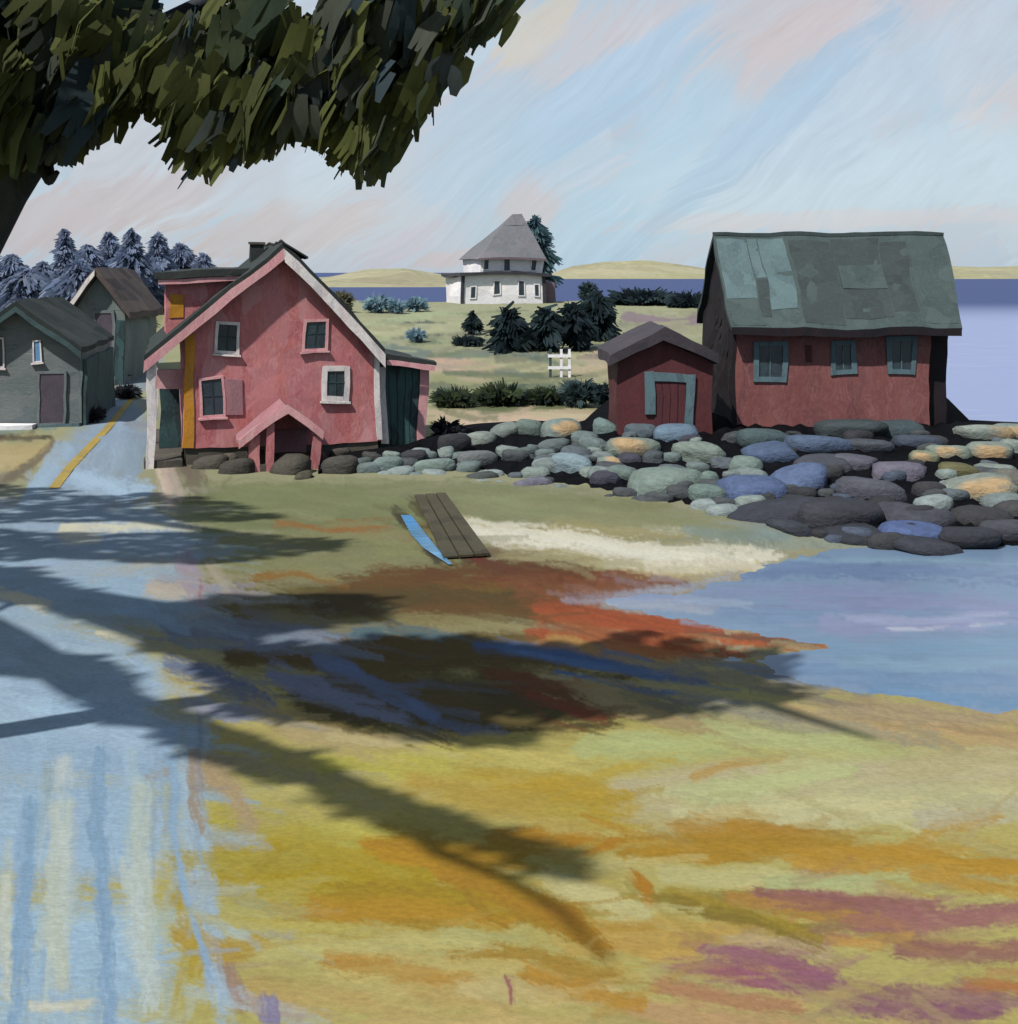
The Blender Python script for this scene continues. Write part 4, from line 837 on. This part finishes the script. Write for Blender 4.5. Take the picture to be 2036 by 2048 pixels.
# dark stones round the foot of the pink house
fs_ = thing('foundation_stones', gnd(520, 890), 'dark olive stones heaped along the foot of the pink house', 'stones')
for i, (x, y, w, h, c) in enumerate([(395, 872, 70, 34, '#57534a'), (450, 880, 80, 40, '#4b4842'), (425, 862, 60, 28, '#6a6256'), (545, 878, 80, 46, '#565349'), (500, 862, 50, 30, '#4a463f'), (640, 880, 70, 40, '#4e4d48'), (690, 866, 60, 30, '#484a4a'), (600, 862, 50, 30, '#4c463f'), (365, 862, 40, 26, '#6f6458'), (640, 855, 50, 24, '#544f48'), (570, 898, 40, 18, '#5c5846')]):
    p = gnd(x, y + h * .3, 0); k = p.y * K / F
    rock_mesh(p + Vector((0, .1, h * k * .2)), w * k * .5, w * k * .38, h * k * .55, c, None, 700 + i, fs_)

# ------------------------------------------------------------------ red barn
o = at(1388, 800, 38.0); BN = Plane((o.x, o.y, 0), 0.0)
bh = thing('red_barn', (o.x, o.y, .7), 'large red barn with slate-green roof above the boulder bank', 'barn')
tw = BN.tz(1757, 790)[0]; zb = .7; DB = 6.0
zE = BN.tz(1500, 604)[1] + .05
rl, zR = BN.tz(1342, 452, 3.0); rr = BN.tz(1782, 442, 3.0)[0]
sl = (zR - zE) / 3.0
MB().prism([BN.p(0, 0, zb - .4), BN.p(0, DB, zb - .4), BN.p(0, DB, zE), BN.p(0, 3, zR - .1), BN.p(0, 0, zE)], BN.e * tw).build('wall', M['barn_red'], bh)
MB().prism([BN.p(-.06, .0, zb - .4), BN.p(-.06, DB, zb - .4), BN.p(-.06, DB, zE - .02), BN.p(-.06, 3, zR - .13), BN.p(-.06, 0, zE - .02)], BN.e * .056).build('shaded_gable', M['barn_dark'], bh)  # near-black layer paints shade onto the barn's left gable
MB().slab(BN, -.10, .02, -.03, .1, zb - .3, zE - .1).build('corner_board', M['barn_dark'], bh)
def slope_pt(t, dep, up=0.0): return BN.p(t, dep, zE + sl * dep + up)
e0, e1 = BN.tz(1380, 606, -.5)[0], BN.tz(1818, 598, -.5)[0]
q = [slope_pt(e0, -.5), slope_pt(e1, -.5), BN.p(rr, 3.0, zR), BN.p(rl, 3.0, zR)]
br_ = MB().hexa(q, [v + Vector((0, -.05, .17)) for v in q]).build('roof', M['barn_roof'], bh, bevel=.03)
q = [BN.p(rl, 3.004, zR), BN.p(rr, 3.004, zR), BN.p(e1, 6.5, zE - sl * .5), BN.p(e0, 6.5, zE - sl * .5)]
MB().hexa(q, [v + Vector((0, .05, .17)) for v in q]).build('roof', M['barn_roof'], bh, bevel=.03)
MB().slab(BN, rl, rr, 2.85, 3.15, zR + .10, zR + .24).build('ridge_cap', M['barn_roof'], br_, bevel=.03)
MB().slab(BN, e0 + .02, e1 - .02, -.56, -.50, zE - sl * .5 - .10, zE - sl * .5 + .16).build('eave_board', M['barn_dark'], br_, bevel=.01)
def panel(x0, x1, f0, f1, mat, up):
    """roof sheet given by photo columns and height fractions on the slope"""
    pts = []
    for x, f in ((x0, f0), (x1, f0), (x1, f1), (x0, f1)):
        tt = (x - 1380) / (1818 - 1380.0); a = BN.p(e0 + (e1 - e0) * tt, -.5, zE - sl * .5); b = BN.p(rl + (rr - rl) * tt, 3.0, zR)
        pts.append(a + (b - a) * f + Vector((0, -.05,   .17 + up - .012)))
    MB().hexa(pts, [v + Vector((0, -.008, .018)) for v in pts]).build('roof_sheet', mat, br_, bevel=.008)
panel(1384, 1442, .30, .94, M['barn_panel_light'], 0); panel(1444, 1462, .50, .95, M['barn_panel_light'], .004); panel(1464, 1512, .18, .95, M['barn_panel_light'], .002)
panel(1444, 1463, .12, .48, M['barn_panel_dark'], .003)
panel(1386, 1442, .02, .28, M['barn_roof'], .004)
panel(1520, 1600, .04, .92, M['barn_panel_dark'], .002); panel(1602, 1690, .10, .95, M['barn_panel_dark'], .005); panel(1692, 1740, .16, .90, M['barn_panel_dark'], .001); panel(1604, 1690, .40, .66, M['barn_roof'], .03)
panel(1744, 1812, .05, .94, M['barn_roof'], .004)
for x0, x1, y0, y1 in ((1432, 1474, 654, 712), (1578, 1608, 650, 700), (1682, 1720, 646, 700)):
    a = BN.tz(x0, y1); b = BN.tz(x1, y0)
    w = MB().slab(BN, a[0], b[0], -.02, .02, a[1], b[1]).build('window', M['glass'], bh)
    bars(BN, a[0], b[0], a[1], b[1], .17, -.06, .01).build('frame', M['teal_frame'], w, bevel=.01)
    tm = (a[0] + b[0]) / 2
    MB().slab(BN, tm - .02, tm + .02, -.05, -.021, a[1], b[1]).build('muntin', M['teal_frame'], w)
a = BN.tz(1519, 684); b = BN.tz(1532, 652)
MB().slab(BN, a[0], b[0], -.03, .01, a[1], b[1]).build('hatch', M['shed_door'], bh)
MB().slab(BN, tw + .002, tw + .75, .35, DB - .3, zb - .4, zE - .35).build('end_block', M['barn_dark'], bh)  # narrow near-black block closing the barn's right end
MB().slab(BN, tw + .002, tw + .95, .2, DB - .2, zE - .345, zE - .22).build('end_block_top', M['barn_dark'], bh)
MB().slab(BN, .1, tw - .1, .1, DB, zb - .9, zb - .41).build('footing', M['core'], bh)

# ------------------------------------------------------------------ boat shed
o = at(1165, 806, 36.4); SH = Plane((o.x, o.y, 0), math.radians(0))
sh = thing('boat_shed', (o.x, o.y, .6), 'small dark red gabled shed with blue-grey door frame beside the barn', 'shed')
tw = SH.tz(1346, 806)[0]; tp, zp = SH.tz(1252, 640); tl, zl = SH.tz(1146, 690); te, ze = SH.tz(1352, 688)
f = lambda t: zp + (zl - zp) * (tp - t) / (tp - tl) if t < tp else zp + (ze - zp) * (t - tp) / (te - tp)
MB().prism([SH.p(0, 0, .2), SH.p(tw, 0, .2), SH.p(tw, 0, f(tw)), SH.p(tp, 0, zp), SH.p(.0, 0, f(0))], SH.r * 3.4).build('wall', M['shed_red'], sh)
for tt, zz in ((tl, zl), (te, ze)):
    g = .002 if tt > tp else 0
    MB().prism([SH.p(t, -.35, z) for t, z in ((tp + g, zp + .02), (tt, zz + .02), (tt, zz + .36), (tp + g, zp + .46))], SH.r * 3.9).build('roof', M['shed_roof'], sh, bevel=.03)
a = SH.tz(1234, 812); b = SH.tz(1292, 720)
d_ = MB().slab(SH, a[0], b[0], -.02, .02, .45, b[1]).build('door', M['shed_door'], sh)
fr = MB(); wv = .30
fr.slab(SH, a[0] - wv, a[0], -.10, .01, 1.3, b[1] + wv); fr.slab(SH, b[0], b[0] + wv, -.10, .01, .35, b[1] + wv - .05); fr.slab(SH, a[0] + .001, b[0] - .001, -.095, .01, b[1], b[1] + wv - .03)
fr.build('frame', M['teal_frame'], d_, bevel=.015)
for i in range(4):
    w_ = (b[0] - a[0]) / 4; MB().slab(SH, a[0] + w_ * i + .012, a[0] + w_ * (i + 1) - .012, -.045, -.021, .5, b[1] - .02).build('plank', M['shed_door'], d_)
# ------------------------------------------------------------------ white house on the rise
o = at(872, 578, 122); WH = Plane((o.x, o.y, 0), math.radians(14)); zg = o.z
wh = thing('white_house', (o.x, o.y, zg), 'white two-tiered house with grey pyramid roof on the far rise', 'house')
tA = WH.tz(1028, 575)[0]; z1 = WH.tz(950, 520)[1]; DW = 9.0
MB().slab(WH, 0, tA, 0, DW, zg - 1.2, z1).build('lower_wall', M['white_wall'], wh)
MB().slab(WH, -.5, tA + .5, -.5, DW + .5, z1, z1 + .35).build('cornice', M['dark_line'], wh)
t0 = WH.tz(902, 500, 1)[0]; t1 = WH.tz(1026, 500, 1)[0]; z2 = WH.tz(960, 488, 1)[1]
MB().slab(WH, t0, t1, 1, DW - 1, z1 + .35, z2 + .1).build('upper_wall', M['white_wall'], wh)
zt = WH.tz(962, 405, 4)[1]; ov = .6; tm = WH.tz(966, 410, 4.5)[0]; tm2 = WH.tz(985, 405, 4.5)[0]; eL = WH.tz(897, 490, .4)[0]; eR = WH.tz(1032, 492, .4)[0]
A, B, C_, D_ = WH.p(eL, .4, z2), WH.p(eR, .4, z2), WH.p(eR, DW - .4, z2), WH.p(eL, DW - .4, z2); T1, T2 = WH.p(tm, 4.5, zt), WH.p(tm2, 4.7, zt)
MB().face(A, B, T2, T1).face(D_, A, T1).face(A, D_, C_, B).build('roof', M['white_roof'], wh)
MB().face(B, C_, T2).face(C_, D_, T1, T2).build('roof', M['mauve_roof'], wh)
band(WH, [(eL, z2 + .02), (eR, z2 + .02)], .10, .16, .34, .44).build('eave_board', M['mauve_roof'], wh)
for x, y, w, h, dp_ in ((913, 500, 9, 20, 1), (955, 502, 11, 24, 1), (1006, 500, 9, 20, 1), (893, 551, 8, 20, 0), (937, 545, 10, 24, 0), (984, 546, 10, 26, 0), (1014, 546, 7, 22, 0)):
    a = WH.tz(x - w / 2, y + h / 2, dp_); b = WH.tz(x + w / 2, y - h / 2, dp_)
    w_ = MB().slab(WH, a[0], b[0], dp_ - .06, dp_ + .02, a[1], b[1]).build('window', M['glass'], wh)
    bars(WH, a[0], b[0], a[1], b[1], .12, dp_ - .1, dp_ + .01).build('frame', M['white_wall'], w_)
for t in (0, tA): MB().slab(WH, t - .2, t + .2, -.12, .25, zg - 1.2, z1 - .01).build('corner_board', M['dark_line'], wh)
MB().slab(WH, -.1, tA + .1, -.25, -.005, zg - 1.2, zg + .15).build('plinth', M['dark_line'], wh)
MB().slab(WH, tA + .003, tA + 1.6, .8, DW - 1, zg - 1.2, z1 - .6).build('side_shade_block', M['mauve_roof'], wh)  # mauve block puts the right wall's shade into colour

# ------------------------------------------------------------------ foliage
def leaf_cloud(parent, samples, pal, name='crown', mat=None, bristles=4, tone=.64):
    """samples: (centre, direction, length, width); each leaf spray is a small bent blade"""
    m = MB(); cs = []
    for (c, d, ln_, w, ci) in samples:
        d = Vector(d).normalized(); n = Vector((random.uniform(-1, 1), random.uniform(-1, .2), random.uniform(-.4, .6)))
        s_ = d.cross(n)
        if s_.length < .1: s_ = d.cross(Vector((1, 0, 0)))
        s_.normalize(); n = s_.cross(d); cc = np.array(hexl(pal[ci % len(pal)])) * random.uniform(.8, 1.2) * tone
        for b in range(bristles):                       # a spray of narrow leaves side by side
            off = (b + .5) / bristles - .5; l2 = ln_ * random.uniform(.65, 1.1); sh = random.uniform(-.16, .16) * ln_; ww = w / bristles * random.uniform(1.0, 1.5)
            tw = random.uniform(-.25, .25); c2 = cc * random.uniform(.88, 1.12); i = len(m.v)
            q0 = Vector(c) + s_ * (off * w) + d * sh + n * random.uniform(-.06, .06) * w
            for (k, wf, bend) in ((-.5, .6, 0), (.05, 1.0, .08), (.5, .42, -.03)):
                q = q0 + d * (k * l2) + n * (bend * l2) + s_ * (off * k * .5 * w + tw * k * w * .3)
                m.v.append(tuple(q - s_ * ww * wf * .5)); m.v.append(tuple(q + s_ * ww * wf * .5)); cs += [c2, c2]
            for k in range(2): m.f.append((i + 2 * k, i + 2 * k + 1, i + 2 * k + 3, i + 2 * k + 2))
    return m.build(name, mat or M['foliage'], parent, cols=np.array(cs), smooth=True)

def inpoly(pts, x, y):
    r = False; n = len(pts)
    for i in range(n):
        (x0, y0), (x1, y1) = pts[i], pts[(i + 1) % n]
        if (y0 > y) != (y1 > y) and x < (x1 - x0) * (y - y0) / (y1 - y0) + x0: r = not r
    return r
CROWN = [(-420, -420), (1050, -420), (1010, -60), (955, 20), (945, 80), (862, 110), (850, 150), (842, 190), (790, 215), (760, 265), (735, 280), (728, 330), (690, 352), (668, 320), (640, 322), (618, 305), (612, 270), (585, 260), (560, 245), (545, 285), (500, 300), (440, 300), (400, 330), (365, 348), (345, 330), (338, 250), (325, 215), (270, 215), (240, 232), (212, 225), (190, 285), (130, 308), (105, 300), (60, 330), (20, 320), (-60, 340), (-420, 330)]
PAL = ['#46544b', '#4b594d', '#525e48', '#5e6644', '#697046', '#727a4c', '#5c635a', '#475862', '#525c5c', '#7b8358']
tree = thing('spreading_tree', (-9.6, 13.0, 0), 'big dark green tree overhanging the top left corner', 'tree')
LH = 1.0 / -L.z
def up(x, y, h, z=0.0):
    """the point h metres up whose shadow falls on photo point x, y"""
    p = gnd(x, y, z); return p - L * (h * LH)
def vis(p):
    """photo position of a point (or None when behind the lens)"""
    if p.y < .5: return None
    return ((CX + F * p.x / p.y) / K, (HY - F * (p.z - H) / p.y) / K)
tk = [Vector((-9.6, 13.0, -.3)), Vector((-8.7, 12.8, 2.0)), Vector((-7.3, 12.6, 4.6)), at(-30, 470, 12.5), at(25, 370, 12.4), at(75, 290, 12.3), at(150, 180, 12.2), at(260, 60, 12.2), at(330, -120, 12.3)]
tm_ = MB().tube(tk, [.36, .27, .21, .18, .16, .15, .13, .10, .07], 10, .05); tm_.build('trunk', M['bark'], tree, smooth=True)
fork = tk[1]; top = tk[6]
limbs = [  # later limbs are out of view, shaped to cast the ground streaks
  ([tk[5], at(95, 340, 12.2), at(108, 325, 12.1)], [.12, .07, .03]),
  ([top, at(330, 120, 12.0), at(480, 60, 11.8), at(640, 90, 11.6)], [.17, .13, .09, .04]),
  ([top, at(280, 60, 12.4), at(480, -40, 12.6), at(760, 10, 12.6), at(900, -10, 12.6)], [.16, .13, .10, .06, .03]),
  ([tk[4], at(-20, 250, 12.0), at(-160, 120, 11.8), at(-300, -80, 11.6)], [.18, .14, .10, .06]),
  ([fork, Vector((-12.0, 14.2, 5.2)), up(-120, 1130, 8.6), up(20, 1205, 8.5), up(160, 1295, 8.5), up(310, 1355, 8.5), up(500, 1425, 8.5), up(700, 1505, 8.6), up(900, 1570, 8.7), up(1110, 1635, 8.9)], [.32, .30, .30, .30, .30, .27, .24, .20, .15, .06]),
  ([Vector((-12.0, 14.2, 5.2)), up(60, 1120, 9.2), up(300, 1205, 9.2), up(560, 1300, 9.2), up(800, 1365, 9.3), up(1010, 1402, 9.5)], [.24, .24, .24, .22, .18, .08]),
  ([tk[6], up(700, 1200, 9.3), up(1000, 1235, 9.3), up(1350, 1300, 9.4), up(1650, 1395, 9.7)], [.20, .22, .2, .16, .05]),
  ([fork, Vector((-13.2, 16.5, 5.5)), up(-150, 990, 10.0), up(150, 965, 10.0), up(400, 1000, 10.2), up(640, 1040, 10.4)], [.26, .26, .25, .22, .18, .08]),
  ([Vector((-13.2, 16.5, 5.5)), up(-100, 1050, 9.6), up(80, 1110, 9.6), up(300, 1145, 9.8), up(520, 1140, 10.0), up(760, 1125, 10.3)], [.26, .26, .25, .22, .18, .08]),
  ([up(700, 1505, 8.6), up(830, 1610, 8.7), up(960, 1660, 8.8), up(1060, 1720, 9.0), up(1150, 1815, 9.3)], [.08, .09, .07, .05, .03]),
]
for pts, rad in limbs: MB().tube(pts, rad, 8, .08).build('limb', M['bark'], tree, smooth=True)  # later ones are unseen limbs, added for their shadows
S = []
n = 0
while n < 1900:                                         # the part of the crown that hangs into view
    x = random.uniform(-400, 1040); y = random.uniform(-70, 352)
    if not inpoly(CROWN, x, y): continue
    if y < 120 and fbm(np.array([x * .012]), np.array([y * .02]), 77)[0] > .43 + max(0, y) * .0016: continue
    d = random.uniform(10.8, 13.0); p = at(x, y, d)
    cl = fbm(np.array([x * .009 + 3]), np.array([y * .006]), 88)[0]
    ln_ = random.uniform(.38, .85); w = random.uniform(.20, .46)
    v = at(x, y + ln_ * F / d / K * .5, d); q = vis(v)
    if not inpoly(CROWN, q[0] - 25, q[1] - 6): p.z += ln_ * .45
    lean = -.45 if x < 700 else -.55
    S.append((p, (lean + random.uniform(-.35, .35), random.uniform(-.4, .4), -1 + random.uniform(-.3, .4)), ln_, w, int(np.clip((cl - .25) * 2.0, 0, .999) * 7 + random.uniform(0, 3)))); n += 1
shadow_bands = [([(-300, 905), (60, 915), (180, 935), (300, 930), (420, 945), (520, 975), (420, 985), (310, 984), (110, 986), (-300, 985)], 10.2, 900),
         ([(-300, 985), (100, 1003), (310, 1005), (420, 1000), (650, 1020), (620, 1040), (400, 1062), (100, 1055), (-300, 1060)], 10.2, 900),
         ([(-300, 1060), (60, 1070), (100, 1100), (200, 1130), (300, 1148), (430, 1125), (700, 1120), (640, 1150), (480, 1180), (330, 1190), (200, 1180), (90, 1140), (-300, 1120)], 9.8, 1400),
         ([(-300, 1220), (60, 1225), (170, 1240), (240, 1290), (200, 1300), (100, 1275), (-300, 1262)], 9.2, 420),
         ([(150, 1290), (260, 1310), (420, 1380), (620, 1450), (560, 1480), (380, 1420), (200, 1350)], 8.6, 190),
         ([(330, 1150), (700, 1132), (720, 1165), (520, 1195), (340, 1212)], 9.8, 380),
         ([(600, 1465), (900, 1550), (1110, 1628), (1080, 1650), (880, 1600), (620, 1515)], 8.7, 90),
         ([(300, 1195), (440, 1205), (600, 1250), (560, 1275), (420, 1240), (300, 1225)], 9.2, 220),
         ([(640, 1215), (860, 1200), (1010, 1230), (960, 1290), (800, 1260), (700, 1260)], 9.4, 200),
         ([(560, 1290), (700, 1310), (820, 1340), (990, 1380), (960, 1408), (800, 1395), (680, 1350)], 9.3, 220)]
for poly, hh, cnt in shadow_bands:  # mostly unseen leaves, added so their shadows fill the ground bands
    xs_ = [p[0] for p in poly]; ys_ = [p[1] for p in poly]; k = 0; tries = 0
    while k < cnt and tries < cnt * 30:
        tries += 1; x = random.uniform(min(xs_), max(xs_)); y = random.uniform(min(ys_), max(ys_))
        if not inpoly(poly, x, y): continue
        p = up(x, y, hh + random.uniform(-.7, .9)); q = vis(p)
        if q and -30 < q[0] < 1990 and q[1] > -60 and not inpoly(CROWN, q[0], q[1] + 25): continue
        S.append((p, (random.choice((-1, 1)), random.uniform(-.3, .3), -.12), random.uniform(.5, 1.0), random.uniform(.16, .28), random.randrange(10))); k += 1
leaf_cloud(tree, S, PAL, bristles=3, tone=.52)

def conifer(name, base, h, w, pal, label, cat, group=None, n=150, blocky=.0, trunk=True, lean=0.0, big=1.0, tone=.64):
    t = thing(name, base, label, cat, group)
    if trunk: MB().tube([base - Vector((0, 0, .3)), base + Vector((lean * .5, 0, h * .5)), base + Vector((lean, 0, h * .95))], [w * .06, w * .04, w * .012], 6).build('trunk', M['bark'], t)
    S = []; an0 = random.uniform(0, 6)
    for i in range(n):
        f = random.random() ** .8; z = h * (.10 + .90 * f)
        tier = .75 + .25 * math.sin(f * 22 + base.x) if big == 1 else .7 + .3 * math.sin(f * 9 + an0)
        r = w * .5 * ((1 - f) * (1 - blocky) + blocky * (1 - f ** 4)) * tier + .03 * w
        an = random.uniform(0, 2 * math.pi); rr = r * random.uniform(.35, 1.0)
        c = base + Vector((math.cos(an) * rr + lean * f, math.sin(an) * rr, z))
        S.append((c, (math.cos(an), math.sin(an), -.55 + random.uniform(-.3, .3)), w * big * random.uniform(.22, .40), w * big * random.uniform(.13, .24), random.randrange(9)))
    leaf_cloud(t, S, pal, tone=tone); return t
def shrub(name, base, w, h, pal, label, cat='shrub', group=None, n=130, k=.2):
    t = thing(name, base, label, cat, group); S = []
    for j in range(3): MB().tube([base - Vector((0, 0, .1)), base + Vector(((j - 1) * w * .16, 0, h * .55))], [w * .02, w * .01], 5).build('stem', M['bark'], t)
    for i in range(n):
        v = Vector((random.gauss(0, 1), random.gauss(0, 1), random.gauss(0, 1))).normalized() * (random.random() ** .4)
        c = base + Vector((v.x * w * .46, v.y * w * .40, h * .5 + v.z * h * .46))
        S.append((c, (v.x + random.uniform(-.4, .4), v.y, v.z * .5 + random.uniform(-.4, .5)), w * random.uniform(k, k * 1.8), w * random.uniform(k * .5, k * .9), random.randrange(9)))
    leaf_cloud(t, S, pal, 'foliage'); return t
HAZE_BLUE = ['#7d8cab', '#8391af', '#7484a4', '#8a97b3', '#7f90b2', '#93a0b8']  # distance haze mixed into the spruce foliage colour
wood = [(-30, 470, 60, 'spruce at the very left edge behind the grey house'), (22, 488, 60, 'blue-grey spruce rising over the left grey gable'), (80, 500, 52, 'lower blue-grey spruce filling the gap beside the pointed one'), (122, 438, 44, 'sharp pointed blue-grey spruce, the slimmest of the wood'),
        (165, 470, 66, 'broad blue-grey spruce right of the pointed one'), (205, 446, 60, 'tall blue-grey spruce behind the narrow house roof'), (248, 440, 64, 'tallest blue-grey spruce right of the narrow house roof'), (298, 448, 60, 'blue-grey spruce just left of the dormer'), (340, 468, 64, 'blue-grey spruce seen above the dormer roof'), (384, 484, 50, 'last blue-grey spruce of the wood, against the black roof'),
        (50, 520, 90, 'wide low haze-blue spruce at the front of the wood, far left'), (260, 500, 110, 'wide low haze-blue spruce between the narrow house and dormer'), (150, 505, 100, 'wide low haze-blue spruce behind the narrow house')]
for i, (x, y, w, lb) in enumerate(wood):
    d = 96 + (i % 3) * 5 - (8 if i >= 10 else 0); p = at(x, y, d); g = gz(p.x, d)
    conifer('spruce_tree', Vector((p.x, d, g)), p.z - g, w * d * K / F * 1.5, HAZE_BLUE, lb, 'tree', 'blue-grey wood behind the houses', n=420, blocky=.65, big=.8, tone=.66)
DARK = ['#2c3a40', '#33434a', '#28343c', '#384a50', '#2f3c3e']
for (x, yb, yt, w, lb, bl) in ((895, 632, 584, 34, 'small square dark bush-like tree below the white house', .9), (958, 662, 582, 78, 'dark spreading tree left of the trio below the white house', .5), (1030, 662, 580, 84, 'dark tree in the middle of the row below the white house', .5), (1088, 662, 566, 70, 'tall dark tree right of the white house', .5), (1132, 640, 545, 76, 'dark tapering tree farthest right of the row below the white house', .35)):
    b = ghit(x, yb); k = b.y * K / F
    conifer('dark_tree', b, (yb - yt) * k * .82, w * k * 1.05, DARK, lb, 'tree', 'dark trees below the white house', n=90, blocky=min(.95, bl + .3), lean=random.uniform(-.5, .5), big=1.6)
p = at(1008, 418, 136); g = gz(p.x, 136)
conifer('teal_tree', Vector((p.x, 136, g)), p.z - g, 6.5, ['#5b7a84', '#4d6c78', '#6a8890', '#48606c'], 'blue-green tree rising behind the pyramid roof', 'tree', n=260, blocky=.6)
PALE = ['#86a6b6', '#7c9eb2', '#92b0bc', '#8aaabf', '#7898ac']
for x, yb, w, h, lb in ((712, 590, 58, 36, 'largest pale blue shrub, left of three before the sea'), (748, 592, 36, 28, 'small pale blue shrub between two larger ones before the sea'), (786, 588, 50, 28, 'pale blue shrub nearest the white house before the sea'), (786, 646, 40, 26, 'lone light blue shrub lower on the field beside the pink house')):
    b = ghit(x, yb); k = b.y * K / F; shrub('pale_shrub', b, w * k, h * k, PALE, lb, group='pale blue shrubs on the field')
GRN = ['#3f4c3c', '#4a5840', '#35433c', '#566446', '#2f3c3a']
TEAL = ['#3f5054', '#4b6062', '#34444a', '#5c7072']
for x, yb, w, h, pal, lb in ((858, 768, 90, 30, GRN, 'low green hedge bush next to the pink house lean-to'), (945, 764, 100, 32, GRN, 'long low dark green bush in the middle of the field hedge'), (1030, 762, 90, 26, GRN, 'low dark green bush beside the round teal bush'), (1092, 768, 84, 52, TEAL, 'round grey-teal bush left of the boat shed'), (1144, 772, 54, 50, DARK, 'dark blue bush against the boat shed wall'),
                           (885, 652, 60, 14, DARK, 'flat dark bush at the left foot of the dark trees'), (1180, 652, 60, 20, DARK, 'low dark bush above the boat shed roof'), (1215, 576, 120, 20, DARK, 'long dark bush on the skyline left of the barn'), (1300, 580, 90, 22, DARK, 'dark bush on the skyline touching the barn gable'),
                           (1110, 556, 40, 44, TEAL, 'grey-green bush right of the white house'), (640, 590, 60, 40, ['#6a6a5a', '#5c5c50', '#77745e'], 'brown bush behind the pink house roof'), (240, 752, 54, 24, ['#3c4048', '#45484e', '#33363e'], 'low dark bush at the far end of the road'),
                           (215, 722, 60, 22, GRN, 'small green bush at the foot of the narrow house'), (265, 640, 60, 60, ['#8a8c68', '#7c7e5e', '#989878'], 'olive bush between the narrow house and the pink house'), (845, 842, 70, 50, ['#2c2f38', '#34363e', '#282a30'], 'dark leaf clump added for the shade by the pink house lean-to'), (170, 796, 60, 24, ['#3b3a40', '#46444a'], 'dark low bush at the corner of the left grey house')):  # near-black clump by the lean-to stands in for the house's shade
    b = ghit(x, yb); k = b.y * K / F; shrub('field_bush', b, w * k, h * k, pal, lb, n=170)  # includes the near-black clump that stands in for the house's shade
# white gate in the field
b = ghit(1055, 712); k = b.y * K / F; GP = Plane((b.x, b.y, 0), 0)
gt = thing('white_gate', b, 'small white gate with dark posts in the field', 'gate')
for i, x in enumerate((-.55, .05, .5)): MB().slab(GP, x, x + .14, 0, .14, b.z - .2, b.z + 1.55).build('post', M['grey_roof'] if i == 0 else M['white_wall'], gt)
for z in (.45, 1.1): MB().slab(GP, -.62, .66, -.05, -.003, b.z + z, b.z + z + .16).build('rail', M['white_wall'], gt)

# dark plank ramp beside the ditch
a, b = gnd(812, 946), gnd(882, 1052); v = (b - a).normalized(); sd = Vector((v.y, -v.x, 0)) * -.42
rp = thing('plank_ramp', (a + b) / 2, 'dark olive plank ramp beside the bright blue ditch water', 'ramp')
for j in range(3):
    o0, o1 = sd * (j / 3 * 2 - 1) * 1.0, sd * ((j + .92) / 3 * 2 - 1)
    q = [a + o0, b + o0 * 1.2, b + o1 * 1.2, a + o1]; za = gz(a.x, a.y) + .16; zb2 = gz(b.x, b.y) + .03
    q = [Vector((p.x, p.y, (za, zb2, zb2, za)[i])) for i, p in enumerate(q)]
    MB().hexa(q[::-1], [p + Vector((0, 0, .05 + .012 * j)) for p in q[::-1]]).build('plank', M['ramp'], rp, bevel=.01)
